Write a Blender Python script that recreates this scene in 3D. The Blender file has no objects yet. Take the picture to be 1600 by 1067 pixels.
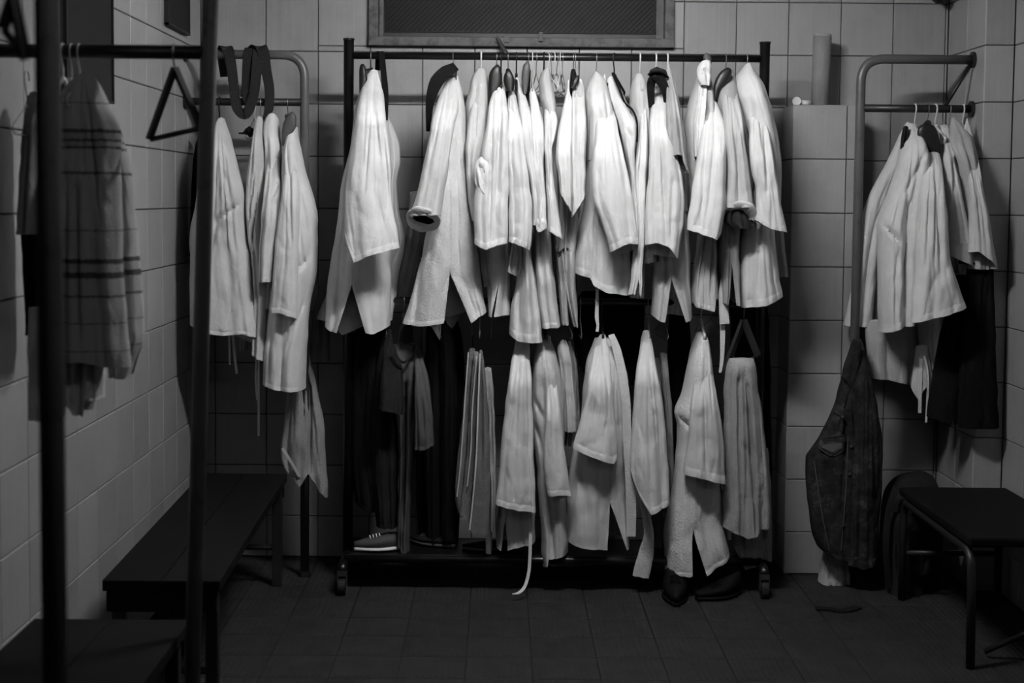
import bpy, bmesh, math, random
import numpy as np
from mathutils import Matrix, Vector
random.seed(7)
S = bpy.context.scene
C = S.collection

# ------------------------------------------------------------------ camera
EYE = 1.41
LENS, SENSOR = 50.0, 36.0
TILT, ROLL = math.radians(3.6), 0.0084
SHX = 0.0125
SHY = math.tan(TILT) / (SENSOR / LENS) - (533.5 - 308) / 1600
cam = bpy.data.cameras.new('camera')
cam.lens, cam.sensor_width, cam.shift_x, cam.shift_y = LENS, SENSOR, SHX, SHY
cam.dof.use_dof = True
cam.dof.focus_distance = 5.0
cam.dof.aperture_fstop = 3.2
camo = bpy.data.objects.new('camera', cam)
C.objects.link(camo)
RM = (Matrix.Rotation(math.pi / 2 - TILT, 3, 'X') @ Matrix.Rotation(ROLL, 3, 'Z'))
camo.matrix_world = Matrix.Translation((0, 0, EYE)) @ RM.to_4x4()
S.camera = camo
RN = np.array(RM)

# ------------------------------------------------------------------ world, exposure
w = bpy.data.worlds.new('world'); S.world = w
w.use_nodes = True
w.node_tree.nodes['Background'].inputs[0].default_value = (.5, .5, .5, 1)
w.node_tree.nodes['Background'].inputs[1].default_value = 0.004
S.view_settings.view_transform = 'Standard'
S.view_settings.look = 'None'
S.view_settings.gamma = 1
S.view_settings.use_curve_mapping = False
S.view_settings.exposure = 0.0
TUBE_POWER = 246.0          # emission of the ceiling tubes near the rack
TUBE_POWER_2 = 9.0         # the second, older batten

def proj(px, py, Y):
    """point at depth Y that the photograph shows at pixel px, py"""
    px, py, Y = np.broadcast_arrays(np.asarray(px, float), np.asarray(py, float), np.asarray(Y, float))
    k = SENSOR / LENS
    d = np.stack([((px - 800) / 1600 + SHX) * k, ((533.5 - py) / 1600 + SHY) * k, -np.ones_like(px)], -1)
    d = d @ RN.T
    s = Y / d[..., 1]
    p = d * s[..., None]
    p[..., 2] += EYE
    return p
def at(px, py, Y): return Vector(proj(px, py, Y).tolist())

# ------------------------------------------------------------------ materials
MATS = {}
def mat(key, col, rough=.8, metal=0, spec=.4):
    m = bpy.data.materials.new(key); m.use_nodes = True
    b = m.node_tree.nodes['Principled BSDF']
    b.inputs['Base Color'].default_value = (col, col, col, 1)
    b.inputs['Roughness'].default_value = rough
    b.inputs['Metallic'].default_value = metal
    b.inputs['Specular IOR Level'].default_value = spec
    MATS[key] = m
    return m, m.node_tree.nodes, m.node_tree.links, b
def nd(n, t, **kw):
    x = n.new(t)
    for k, v in kw.items():
        if k in x.inputs.keys(): x.inputs[k].default_value = v
        else: setattr(x, k, v)
    return x
def ramp(n, stops, interp='LINEAR'):
    r = n.new('ShaderNodeValToRGB'); cr = r.color_ramp; cr.interpolation = interp
    while len(cr.elements) < len(stops): cr.elements.new(.5)
    for e, (p, c) in zip(cr.elements, stops): e.position = p; e.color = (c, c, c, 1)
    return r
def bump(n, l, b, src, strength, dist, prev=None):
    bp = nd(n, 'ShaderNodeBump', Strength=strength, Distance=dist)
    l.new(src, bp.inputs['Height'])
    if prev: l.new(prev.outputs[0], bp.inputs['Normal'])
    l.new(bp.outputs[0], b.inputs['Normal'])
    return bp
def cloth(key, col, weave=420, wstr=.25, crease=.28, mott=.1, rough=.95):
    m, n, l, b = mat(key, col, rough, 0, .12)
    tc = nd(n, 'ShaderNodeTexCoord'); oi = nd(n, 'ShaderNodeObjectInfo')
    no = nd(n, 'ShaderNodeTexNoise', Scale=9, Detail=5, Roughness=.6); l.new(tc.outputs['Object'], no.inputs['Vector'])
    r = ramp(n, [(.3, col * (1 - mott)), (.7, min(1, col * (1 + mott)))]); l.new(no.outputs[0], r.inputs[0])
    mx = nd(n, 'ShaderNodeMix', data_type='RGBA', blend_type='MULTIPLY'); mx.inputs[0].default_value = 1
    r2 = ramp(n, [(0, .88), (1, 1.0)]); l.new(oi.outputs['Random'], r2.inputs[0])
    l.new(r.outputs[0], mx.inputs[6]); l.new(r2.outputs[0], mx.inputs[7]); l.new(mx.outputs[2], b.inputs['Base Color'])
    n2 = nd(n, 'ShaderNodeTexNoise', Scale=28, Detail=4, Roughness=.55, Distortion=.6); l.new(tc.outputs['Object'], n2.inputs['Vector'])
    mp = nd(n, 'ShaderNodeMapping'); mp.inputs['Scale'].default_value = (1.0, 1.0, .8)
    l.new(tc.outputs['Object'], mp.inputs['Vector']); l.new(mp.outputs[0], n2.inputs['Vector'])
    p = bump(n, l, b, n2.outputs[0], crease, .012)
    v = nd(n, 'ShaderNodeTexVoronoi', Scale=weave); l.new(tc.outputs['Object'], v.inputs['Vector'])
    bump(n, l, b, v.outputs['Distance'], wstr, .002, p)
    return m
cloth('gi_white', .74)
cloth('gi_bright', .80)
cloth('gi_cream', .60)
cloth('gi_grey', .40)  # grey cloth, and painted shade for far sleeves of white jackets
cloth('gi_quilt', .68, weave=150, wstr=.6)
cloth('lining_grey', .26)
cloth('grey_shirt', .075, crease=.3)
cloth('light_shirt', .42, crease=.3)
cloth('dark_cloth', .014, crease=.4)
cloth('black_cloth', .004, crease=.4)
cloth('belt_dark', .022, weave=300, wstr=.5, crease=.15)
cloth('belt_black', .007, weave=300, wstr=.5, crease=.15)
cloth('belt_white', .72, weave=300, wstr=.5, crease=.1)
cloth('terry', .40, weave=330, wstr=1.0, crease=.25)
cloth('terry_grey', .19, weave=330, wstr=1.0, crease=.25)
cloth('terry_band', .50, weave=600, wstr=.2, crease=.1)
cloth('piping', .55, weave=600, wstr=.2, crease=.05)
cloth('bag_white', .5, weave=50, wstr=.1, crease=.8, rough=.5)

# denim: washed, with paler abrasion
m, n, l, b = mat('denim', .04, .9, 0, .15)
tc = nd(n, 'ShaderNodeTexCoord')
no = nd(n, 'ShaderNodeTexNoise', Scale=14, Detail=8, Roughness=.75); l.new(tc.outputs['Object'], no.inputs['Vector'])
r = ramp(n, [(.38, .007), (.55, .020), (.72, .075)]); l.new(no.outputs[0], r.inputs[0]); l.new(r.outputs[0], b.inputs['Base Color'])
v = nd(n, 'ShaderNodeTexNoise', Scale=60, Detail=4); l.new(tc.outputs['Object'], v.inputs['Vector']); bump(n, l, b, v.outputs[0], .5, .008)
mat('denim_seam', .07, .9)

# striped towel
m, n, l, b = mat('striped', .3, .95, 0, .1)
tc = nd(n, 'ShaderNodeTexCoord'); sp = nd(n, 'ShaderNodeSeparateXYZ'); l.new(tc.outputs['Object'], sp.inputs[0])
mr = nd(n, 'ShaderNodeMapRange'); mr.inputs['From Min'].default_value = 0; mr.inputs['From Max'].default_value = .68
l.new(sp.outputs['Z'], mr.inputs['Value'])
stops = [(0, 0.387), (.06, 0.144), (.066, 0.401), (.15, 0.144), (.156, 0.401), (.235, 0.128), (.243, 0.387), (.30, 0.076), (.32, 0.372), (.345, 0.083), (.36, 0.417),
         (.45, 0.137), (.456, 0.401), (.56, 0.387), (.635, 0.121), (.641, 0.401), (.715, 0.106), (.723, 0.372), (.742, 0.113), (.75, 0.372), (.768, 0.106), (.778, 0.417), (.86, 0.151), (.866, 0.417)]
r = ramp(n, stops, 'CONSTANT'); nz = nd(n, 'ShaderNodeTexNoise', Scale=160, Detail=2); l.new(tc.outputs['Object'], nz.inputs['Vector'])
ad = nd(n, 'ShaderNodeMath', operation='MULTIPLY_ADD'); l.new(nz.outputs[0], ad.inputs[0]); ad.inputs[1].default_value = .012; l.new(mr.outputs[0], ad.inputs[2])
l.new(ad.outputs[0], r.inputs[0]); l.new(r.outputs[0], b.inputs['Base Color'])
v = nd(n, 'ShaderNodeTexVoronoi', Scale=260); l.new(tc.outputs['Object'], v.inputs['Vector']); bump(n, l, b, v.outputs['Distance'], .4, .002)

def tilemat(key, col, rough, amt, grain=(90, 90, 2.2), gb=.05):
    m, n, l, b = mat(key, col, rough, 0, .5 if col > .1 else .2)
    tc = nd(n, 'ShaderNodeTexCoord'); oi = nd(n, 'ShaderNodeObjectInfo')
    mp = nd(n, 'ShaderNodeMapping'); mp.inputs['Scale'].default_value = grain
    ad = nd(n, 'ShaderNodeVectorMath', operation='ADD'); l.new(tc.outputs['Object'], ad.inputs[0])
    cb = nd(n, 'ShaderNodeCombineXYZ'); ml = nd(n, 'ShaderNodeMath', operation='MULTIPLY'); ml.inputs[1].default_value = 37
    l.new(oi.outputs['Random'], ml.inputs[0])
    for i in range(3): l.new(ml.outputs[0], cb.inputs[i])
    l.new(cb.outputs[0], ad.inputs[1]); l.new(ad.outputs[0], mp.inputs['Vector'])
    no = nd(n, 'ShaderNodeTexNoise', Scale=1, Detail=4, Roughness=.6); l.new(mp.outputs[0], no.inputs['Vector'])
    r = ramp(n, [(.25, col * (1 - amt)), (.75, col * (1 + amt))]); l.new(no.outputs[0], r.inputs[0])
    n3 = nd(n, 'ShaderNodeTexNoise', Scale=7, Detail=6, Roughness=.7); l.new(ad.outputs[0], n3.inputs['Vector'])
    r3 = ramp(n, [(.3, .88), (.55, 1)]); l.new(n3.outputs[0], r3.inputs[0])
    r2 = ramp(n, [(0, .9), (1, 1.06)]); l.new(oi.outputs['Random'], r2.inputs[0])
    mx = nd(n, 'ShaderNodeMix', data_type='RGBA', blend_type='MULTIPLY'); mx.inputs[0].default_value = 1
    mx2 = nd(n, 'ShaderNodeMix', data_type='RGBA', blend_type='MULTIPLY'); mx2.inputs[0].default_value = 1
    l.new(r.outputs[0], mx.inputs[6]); l.new(r2.outputs[0], mx.inputs[7]); l.new(mx.outputs[2], mx2.inputs[6]); l.new(r3.outputs[0], mx2.inputs[7])
    l.new(mx2.outputs[2], b.inputs['Base Color'])
    bump(n, l, b, no.outputs[0], gb, .004)
tilemat('wall_tile', .36, .34, .06)
tilemat('floor_tile', .022, .8, .25, (14, 14, 14), .12)
mat('grout', .035, .95); mat('floor_grout', .008, .95); mat('plaster', .16, .9)
def worn(key, col, col2, rough, lo=.55, hi=.68, scale=22, spec=.5):
    m, n, l, b = mat(key, col, rough, 0, spec)
    tc = nd(n, 'ShaderNodeTexCoord'); no = nd(n, 'ShaderNodeTexNoise', Scale=scale, Detail=8, Roughness=.7); l.new(tc.outputs['Object'], no.inputs['Vector'])
    r = ramp(n, [(lo, col), (hi, col2)]); l.new(no.outputs[0], r.inputs[0]); l.new(r.outputs[0], b.inputs['Base Color'])
    bump(n, l, b, no.outputs[0], .15, .003)
worn('black_paint', .004, .008, .38)
worn('pipe_paint', .10, .075, .38)
worn('pipe_dark', .012, .04, .45, .62, .7)
worn('near_pipe', .15, .10, .5)
worn('bench_wood', .006, .0035, .65, .4, .7, 9, .1)
worn('window_wood', .13, .05, .8, .45, .65, 30)
mat('glass_dark', .006, .55, 0, .2); mat('mesh_wire', .02, .7); mat('steel', .3, .42, 1); mat('wire_pale', .62, .4, 0, .5)
mat('wire_steel', .4, .35, .8); mat('plastic_black', .010, .42); mat('plastic_grey', .07, .5); mat('plastic_white', .65, .4)
mat('wood_dark', .014, .5); mat('panel_black', .012, .6); mat('panel_dark', .005, .8); mat('rubber', .006, .7); mat('shoe_sole', .8, .7); mat('shoe_canvas', .05, .8)
mat('boot', .002, .7, 0, .15); mat('bag_black', .0025, .9)
m, n, l, b = mat('tube_glow', .8, .4); b.inputs['Emission Color'].default_value = (1, 1, 1, 1); b.inputs['Emission Strength'].default_value = TUBE_POWER
m, n, l, b = mat('tube_glow_2', .8, .4); b.inputs['Emission Color'].default_value = (1, 1, 1, 1); b.inputs['Emission Strength'].default_value = TUBE_POWER_2

# ------------------------------------------------------------------ object helpers
def put(o, parent=None, label=None, cat=None, group=None, kind=None):
    C.objects.link(o)
    if parent is not None: o.parent = parent
    if label: o['label'] = label
    if cat: o['category'] = cat
    if group: o['group'] = group
    if kind: o['kind'] = kind
    return o
def thing(name, label, cat, loc=(0, 0, 0), group=None, rotz=0):
    o = bpy.data.objects.new(name, None); o.empty_display_size = .05
    o.location = loc; o.rotation_euler = (0, 0, rotz)
    return put(o, None, label, cat, group)
def origin(p):
    v = Vector((0, 0, 0))
    while p is not None: v += p.location; p = p.parent
    return v
def meshob(name, vs, fs, m, parent=None, smooth=False, world=True, **kw):
    me = bpy.data.meshes.new(name)
    vs = np.asarray(vs, float)
    if parent is not None and world: vs = vs - np.array(origin(parent))
    me.from_pydata(vs.tolist(), [], [list(f) for f in fs])
    me.materials.append(MATS[m])
    if smooth: me.polygons.foreach_set('use_smooth', [True] * len(me.polygons))
    me.update()
    return put(bpy.data.objects.new(name, me), parent, **kw)
def bmob(name, bm, m, parent=None, smooth=False, world=True, **kw):
    bmesh.ops.recalc_face_normals(bm, faces=bm.faces)
    if parent is not None and world: bmesh.ops.translate(bm, vec=-origin(parent), verts=bm.verts)
    me = bpy.data.meshes.new(name); bm.to_mesh(me); bm.free()
    me.materials.append(MATS[m])
    if smooth: me.polygons.foreach_set('use_smooth', [True] * len(me.polygons))
    return put(bpy.data.objects.new(name, me), parent, **kw)
def box(bm, lo, hi, bev=0, M=None):
    t = bmesh.new(); bmesh.ops.create_cube(t, size=1)
    lo, hi = Vector(lo), Vector(hi)
    for v in t.verts: v.co = Vector([lo[i] + (v.co[i] + .5) * (hi[i] - lo[i]) for i in range(3)])
    if bev: bmesh.ops.bevel(t, geom=t.edges[:], offset=bev, segments=2, affect='EDGES', profile=.5)
    if M is not None: bmesh.ops.transform(t, matrix=M, verts=t.verts)
    me = bpy.data.meshes.new('t'); t.to_mesh(me); t.free(); bm.from_mesh(me); bpy.data.meshes.remove(me)
def smooth_path(pts, sub=6):
    P = [Vector(p) for p in pts]; out = []
    for i in range(len(P) - 1):
        a, b_, c, d = P[max(i - 1, 0)], P[i], P[i + 1], P[min(i + 2, len(P) - 1)]
        for k in range(sub):
            t = k / sub
            out.append(.5 * ((2 * b_) + (c - a) * t + (2 * a - 5 * b_ + 4 * c - d) * t * t + (3 * b_ - a - 3 * c + d) * t ** 3))
    return out + [P[-1]]
def tube(bm, pts, r, seg=10, cap=True):
    P = [Vector(p) for p in pts]; rings = []
    up = None
    for i, p in enumerate(P):
        d = (P[min(i + 1, len(P) - 1)] - P[max(i - 1, 0)]).normalized()
        if up is None:
            up = Vector((0, 0, 1)) if abs(d.z) < .9 else Vector((0, 1, 0))
        s = d.cross(up).normalized(); up = s.cross(d).normalized()
        rr = r[i] if isinstance(r, (list, tuple)) else r
        rings.append([bm.verts.new(p + rr * (math.cos(a) * s + math.sin(a) * up)) for a in [2 * math.pi * k / seg for k in range(seg)]])
    for A, B in zip(rings, rings[1:]):
        for k in range(seg): bm.faces.new((A[k], A[(k + 1) % seg], B[(k + 1) % seg], B[k]))
    if cap:
        bm.faces.new(rings[0]); bm.faces.new(rings[-1][::-1])
def bend(pts, rad, n=6):
    """polyline with rounded corners"""
    P = [Vector(p) for p in pts]; out = [P[0]]
    for i in range(1, len(P) - 1):
        a = (P[i - 1] - P[i]).normalized(); c = (P[i + 1] - P[i]).normalized()
        p0, p2 = P[i] + a * rad, P[i] + c * rad
        for k in range(n + 1):
            t = k / n; out.append((1 - t) ** 2 * p0 + 2 * t * (1 - t) * P[i] + t * t * p2)
    return out + [P[-1]]
def pipe(name, pts, r, m, parent=None, seg=14, **kw):
    bm = bmesh.new(); tube(bm, pts, r, seg)
    return bmob(name, bm, m, parent, True, **kw)
def copy_tree(o, parent=None):
    c = o.copy(); C.objects.link(c); c.parent = parent
    for ch in list(o.children): copy_tree(ch, c)
    return c

# ------------------------------------------------------------------ the room
DB = 5.49                       # back wall
XL, XR = -1.15, 1.815           # side walls
XC, YC = 1.71, 5.07             # corner column
ZC = 2.50                       # ceiling
YN = -.6                        # wall behind the photographer
T = .2                          # tile pitch
def plate_mesh(name, w, h, d, m, ribs=0):
    """one glazed tile, face towards -Y, w x h, d deep, chamfered"""
    c = .0022
    v = [(-w, 0, -h), (w, 0, -h), (w, 0, h), (-w, 0, h), (-w, -d + c, -h), (w, -d + c, -h), (w, -d + c, h), (-w, -d + c, h),
         (-w + c, -d, -h + c), (w - c, -d, -h + c), (w - c, -d, h - c), (-w + c, -d, h - c)]
    f = [(0, 1, 5, 4), (1, 2, 6, 5), (2, 3, 7, 6), (3, 0, 4, 7), (4, 5, 9, 8), (5, 6, 10, 9), (6, 7, 11, 10), (7, 4, 8, 11), (8, 9, 10, 11)]
    if ribs:
        for k in range(ribs):
            x0 = -w + .012 + (2 * w - .024) * k / ribs; x1 = x0 + (2 * w - .024) / ribs * .55; e = .0015
            i = len(v)
            v += [(x0, -d, -h + .01), (x1, -d, -h + .01), (x1, -d, h - .01), (x0, -d, h - .01),
                  (x0 + e, -d - e, -h + .012), (x1 - e, -d - e, -h + .012), (x1 - e, -d - e, h - .012), (x0 + e, -d - e, h - .012)]
            f += [(i, i + 1, i + 5, i + 4), (i + 1, i + 2, i + 6, i + 5), (i + 2, i + 3, i + 7, i + 6), (i + 3, i, i + 4, i + 7), (i + 4, i + 5, i + 6, i + 7)]
    me = bpy.data.meshes.new(name); me.from_pydata(v, [], f); me.materials.append(MATS[m]); me.update()
    return me
GAP = .0030
TILE_D = .006
meshcache = {}
def lay(parent, u0, u1, v0, v1, place, uoff, voff, hole=None, m='wall_tile', name='tile', ribs=0, rot=0):
    """tiles on the rectangle u0..u1 x v0..v1 of a plane; place(u, v) -> point; clipped at the edges and round a hole"""
    def seq(a, b_, off):
        k = math.floor((a - off) / T + 1e-6); out = []
        while off + k * T < b_ - 1e-6:
            lo, hi = max(a, off + k * T), min(b_, off + (k + 1) * T)
            if hi - lo > .006: out.append((lo, hi))
            k += 1
        return out
    for (a, c) in seq(u0, u1, uoff):
        for (e, g) in seq(v0, v1, voff):
            rects = [(a, c, e, g)]
            if hole:
                h0, h1, k0, k1 = hole
                if a < h1 and c > h0 and e < k1 and g > k0:
                    rects = []
                    if e < k0: rects.append((a, c, e, k0))
                    if g > k1: rects.append((a, c, k1, g))
                    lo, hi = max(e, k0), min(g, k1)
                    if a < h0: rects.append((a, h0, lo, hi))
                    if c > h1: rects.append((h1, c, lo, hi))
            for (p, q, s, t) in rects:
                if q - p < .006 or t - s < .006: continue
                key = (round(q - p, 3), round(t - s, 3), m, ribs)
                if key not in meshcache: meshcache[key] = plate_mesh(name, (q - p - GAP) / 2, (t - s - GAP) / 2, TILE_D, m, ribs)
                o = bpy.data.objects.new(name, meshcache[key])
                put(o, parent); o.matrix_local = place((p + q) / 2, (s + t) / 2)
# back wall with the window opening
win0, win1 = at(577, 72, DB), at(1052, 72, DB)
WX0, WX1, WZ0, WZ1 = win0.x, win1.x, win0.z, 2.44
bm = bmesh.new()
box(bm, (XL - .1, DB + TILE_D, -.05), (WX0, DB + .16, ZC)); box(bm, (WX1, DB + TILE_D, -.05), (XR + .1, DB + .16, ZC))
box(bm, (WX0, DB + TILE_D, -.05), (WX1, DB + .16, WZ0)); box(bm, (WX0, DB + TILE_D, WZ1), (WX1, DB + .16, ZC))
wall_back = bmob('wall_back', bm, 'grout', kind='structure')
uo, vo = at(497, 200, DB).x, at(500, 162.5, DB).z
lay(wall_back, XL, XC, 0, ZC, lambda u, v: Matrix.Translation((u, DB + TILE_D, v)), uo, vo, (WX0, WX1, WZ0, WZ1))
# left wall
bm = bmesh.new(); box(bm, (XL - .1, YN, -.05), (XL - TILE_D, DB + .16, ZC)); wall_left = bmob('wall_left', bm, 'grout', kind='structure')
RL = Matrix.Rotation(math.pi / 2, 4, 'Z'); RR = Matrix.Rotation(-math.pi / 2, 4, 'Z')
lay(wall_left, 2.5, DB, 0, ZC, lambda u, v: Matrix.Translation((XL - TILE_D, u, v)) @ RL, DB - .04, vo)
# right wall and the tiled column in the corner
bm = bmesh.new(); box(bm, (XR + TILE_D, YN, -.05), (XR + .1, DB + .16, ZC)); wall_right = bmob('wall_right', bm, 'grout', kind='structure')
lay(wall_right, 3.4, YC, 0, ZC, lambda u, v: Matrix.Translation((XR + TILE_D, u, v)) @ RR, YC, vo)
bm = bmesh.new(); box(bm, (XC + TILE_D, YC + TILE_D, -.02), (XR + .05, DB + .05, ZC)); wall_column = bmob('wall_column', bm, 'grout', kind='structure')
lay(wall_column, YC, DB, 0, ZC, lambda u, v: Matrix.Translation((XC + TILE_D, u, v)) @ RR, YC, vo)
lay(wall_column, XC, XR, 0, ZC, lambda u, v: Matrix.Translation((u, YC + TILE_D, v)), XC, vo)
# low tiled pier
PY = 5.29
pa = at(1240, 163.5, PY); pb = at(1342, 163.5, PY)
PX0, PX1, PZ = pa.x, pb.x, pa.z
bm = bmesh.new(); box(bm, (PX0 + TILE_D, PY + TILE_D, -.02), (PX1 - TILE_D, DB + .02, PZ - TILE_D)); wall_pier = bmob('wall_pier', bm, 'grout', kind='structure')
lay(wall_pier, PX0, PX1, 0, PZ, lambda u, v: Matrix.Translation((u, PY + TILE_D, v)), PX0, PZ)
lay(wall_pier, PY, DB, 0, PZ, lambda u, v: Matrix.Translation((PX0 + TILE_D, u, v)) @ RL.inverted(), PY, PZ)
lay(wall_pier, PX0, PX1, PY, DB, lambda u, v: Matrix.Translation((u, v, PZ - TILE_D)) @ Matrix.Rotation(-math.pi / 2, 4, 'X'), PX0, PY)
# floor
bm = bmesh.new(); box(bm, (XL - .1, YN, -.1), (XR + .1, DB + .16, -TILE_D)); floor = bmob('floor', bm, 'floor_grout', kind='structure')
lay(floor, XL, XR, 2.9, DB, lambda u, v: Matrix.Translation((u, v, -TILE_D)) @ Matrix.Rotation(-math.pi / 2, 4, 'X'), at(1333, 1050, 4.33).x, DB, None, 'floor_tile', 'tile', 9)
bm = bmesh.new(); box(bm, (XL - .1, YN, ZC), (XR + .1, DB + .16, ZC + .1)); bmob('ceiling', bm, 'plaster', kind='structure')
bm = bmesh.new(); box(bm, (XL - .1, YN - .1, -.05), (XR + .1, YN, ZC)); bmob('wall_behind', bm, 'plaster', kind='structure')

# window: timber frame, dark wired glass
bm = bmesh.new(); box(bm, (WX0, DB + .14, WZ0), (WX1, DB + .16, WZ1)); window = bmob('window_1', bm, 'panel_black', kind='structure')
FW = .036
def wbox(name, lo, hi, m='window_wood', bev=.003, parent=window):
    bm = bmesh.new(); box(bm, lo, hi, bev); return bmob(name, bm, m, parent)
wbox('window_jamb', (WX0, DB - .03, WZ0), (WX0 + FW, DB + .14, WZ1)); wbox('window_jamb', (WX1 - FW, DB - .03, WZ0), (WX1, DB + .14, WZ1))
wbox('window_sill', (WX0, DB - .035, WZ0), (WX1, DB + .14, WZ0 + .034)); wbox('window_head', (WX0, DB - .03, WZ1 - .04), (WX1, DB + .14, WZ1))
wbox('sash_stile', (WX0 + FW, DB + .01, WZ0 + .034), (WX0 + FW + .018, DB + .05, WZ1 - .04), 'window_wood'); wbox('sash_stile', (WX1 - FW - .03, DB + .01, WZ0 + .034), (WX1 - FW, DB + .05, WZ1 - .04))
wbox('sash_rail', (WX0 + FW, DB + .012, WZ0 + .034), (WX1 - FW, DB + .05, WZ0 + .056), 'wood_dark')
wbox('pane', (WX0 + FW, DB + .065, WZ0 + .03), (WX1 - FW, DB + .07, WZ1 - .04), 'glass_dark', 0)
bm = bmesh.new()
x0, x1, z0, z1 = WX0 + FW, WX1 - FW, WZ0 + .05, WZ1 - .04
k = x0 - (z1 - z0)
while k < x1:
    for sgn in (1, -1):
        a0, a1 = (k, k + (z1 - z0)) if sgn > 0 else (k + (z1 - z0), k)
        p, q = Vector((a0, DB + .058, z0)), Vector((a1, DB + .058, z1))
        def cl(P, Q):
            if P.x < x0: P = P + (Q - P) * ((x0 - P.x) / (Q.x - P.x))
            if P.x > x1: P = P + (Q - P) * ((x1 - P.x) / (Q.x - P.x))
            return P
        if max(a0, a1) > x0 and min(a0, a1) < x1:
            tube(bm, [cl(p, q), cl(q, p)], .0007, 3, False)
    k += .02
bmob('wire_mesh', bm, 'mesh_wire', window, kind='stuff')
bm = bmesh.new(); a = at(776, 58, DB - .04); c = at(791, 84, DB - .06); tube(bm, [a, a.lerp(c, .4), c], [.008, .008, .01], 6); bmob('latch', bm, 'pipe_dark', window)
for px in (777, 792): wbox('latch_bracket', tuple(at(px - 4, 66, DB - .035) ), tuple(at(px + 4, 57, DB - .045)), 'window_wood', 0)
wbox('bolt', tuple(at(842, 65, DB - .035)), tuple(at(848, 50, DB - .05)), 'window_wood', .001)

# dark boards on the left wall
def wallboard(px0, px1, pyb, label, m):
    # px0 nearer edge, px1 far edge (left wall); pyb = bottom at the far edge
    def ysolve(px):
        lo, hi = 1.5, 5.6
        for _ in range(50):
            mid = (lo + hi) / 2
            if proj(px, 200, mid)[0] > XL: lo = mid
            else: hi = mid
        return lo
    y0, y1 = ysolve(px0), ysolve(px1); zb = at(px1, pyb, y1).z
    root = thing('wall_board', label, 'board', (XL + .01, (y0 + y1) / 2, zb))
    bm = bmesh.new(); box(bm, (XL + .0005, y0, zb), (XL + .012, y1, ZC - .03), .002); bmob('panel', bm, m, root)
    bm = bmesh.new(); e = .008
    for lo, hi in (((XL + .0005, y0 - e, zb - e), (XL + .018, y0, ZC - .03)), ((XL + .0005, y1, zb - e), (XL + .018, y1 + e, ZC - .03)), ((XL + .0005, y0 - e, zb - e), (XL + .018, y1 + e, zb))): box(bm, lo, hi, .001)
    bmob('edging', bm, 'panel_black', root)
wallboard(97, 169, 158, 'tall dark board on the left wall behind the striped towel', 'panel_dark')
wallboard(258, 290, 52, 'small dark board high on the left wall above the triangular hanger', 'panel_dark')

# ceiling battens (they light the room)
def batten(x, y, z, ln, glow, label, shade=0):
    root = thing('tube_light', label, 'lamp', (x, y, z))
    bm = bmesh.new(); box(bm, (x - ln / 2 - .03, y - .07, z + .035), (x + ln / 2 + .03, y + .07, ZC), .004); bmob('housing', bm, 'plastic_white', root)
    if shade:
        bm = bmesh.new(); box(bm, (x - ln / 2 - .03, y - .088, z - shade), (x + ln / 2 + .03, y - .082, ZC), .001); bmob('added_skirt', bm, 'plastic_white', root)  # added skirt, cuts the lamp's light towards the near left wall
    for dy in (-.035, .035):
        pipe('tube', [(x - ln / 2, y + dy, z), (x + ln / 2, y + dy, z)], .014, glow, root, 12)
        for sx in (-1, 1):
            bm = bmesh.new(); box(bm, (x + sx * ln / 2 - .012, y + dy - .014, z - .016), (x + sx * ln / 2 + .012, y + dy + .014, z + .04), .002); bmob('socket', bm, 'plastic_white', root)
batten(.22, 3.80, 2.43, .6, 'tube_glow', 'twin tube ceiling light in front of the clothes rack', .12)
batten(.30, 1.6, 2.43, 1.2, 'tube_glow_2', 'twin tube ceiling light near the photographer')

# ------------------------------------------------------------------ rolling clothes rack
RY = 5.15
rl, rr = at(545, 87, RY), at(1195, 92, RY)
ZR = (rl.z + rr.z) / 2
rack = thing('clothes_rack', 'black rolling clothes rack with two rails in the middle of the room', 'clothes rack', ((rl.x + rr.x) / 2, RY, 0))
for p in (rl, rr):
    bm = bmesh.new(); tube(bm, [(p.x, RY, .10), (p.x, RY, at(545, 63, RY).z)], .0185, 16)
    tube(bm, [(p.x, RY, at(545, 63, RY).z), (p.x, RY, at(545, 60, RY).z)], .0205, 16); bmob('post', bm, 'black_paint', rack, True)
pipe('top_rail', [(rl.x, RY, ZR), (rr.x, RY, ZR)], .0125, 'black_paint', rack)
ZL = at(780, 470, RY).z
pipe('lower_rail', [(rl.x, RY, ZL), (rr.x, RY, ZL)], .0115, 'black_paint', rack)
for dy in (-.13, .13): pipe('base_rail', [(rl.x, RY + dy, .115), (rr.x, RY + dy, .115)], .014, 'black_paint', rack)
bm = bmesh.new(); box(bm, (rl.x + .02, RY - .12, .120), (rr.x - .02, RY + .12, .128), .001); bmob('shoe_shelf', bm, 'black_paint', rack)
for p in (rl, rr):
    ft = pipe('foot', [(p.x, RY - .2, .085), (p.x, RY - .17, .1), (p.x, RY + .17, .1), (p.x, RY + .2, .085)], .017, 'black_paint', rack)
    for dy in (-.19, .19):
        bm = bmesh.new(); tube(bm, [(p.x - .012, RY + dy, .031), (p.x + .012, RY + dy, .031)], .030, 20)
        cs = bmob('caster', bm, 'rubber', rack)
        bm = bmesh.new(); box(bm, (p.x - .017, RY + dy - .012, .03), (p.x - .0135, RY + dy + .012, .075)); box(bm, (p.x + .0135, RY + dy - .012, .03), (p.x + .017, RY + dy + .012, .075)); box(bm, (p.x - .017, RY + dy - .012, .068), (p.x + .017, RY + dy + .012, .09), .001)
        bmob('fork', bm, 'steel', cs)

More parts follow.
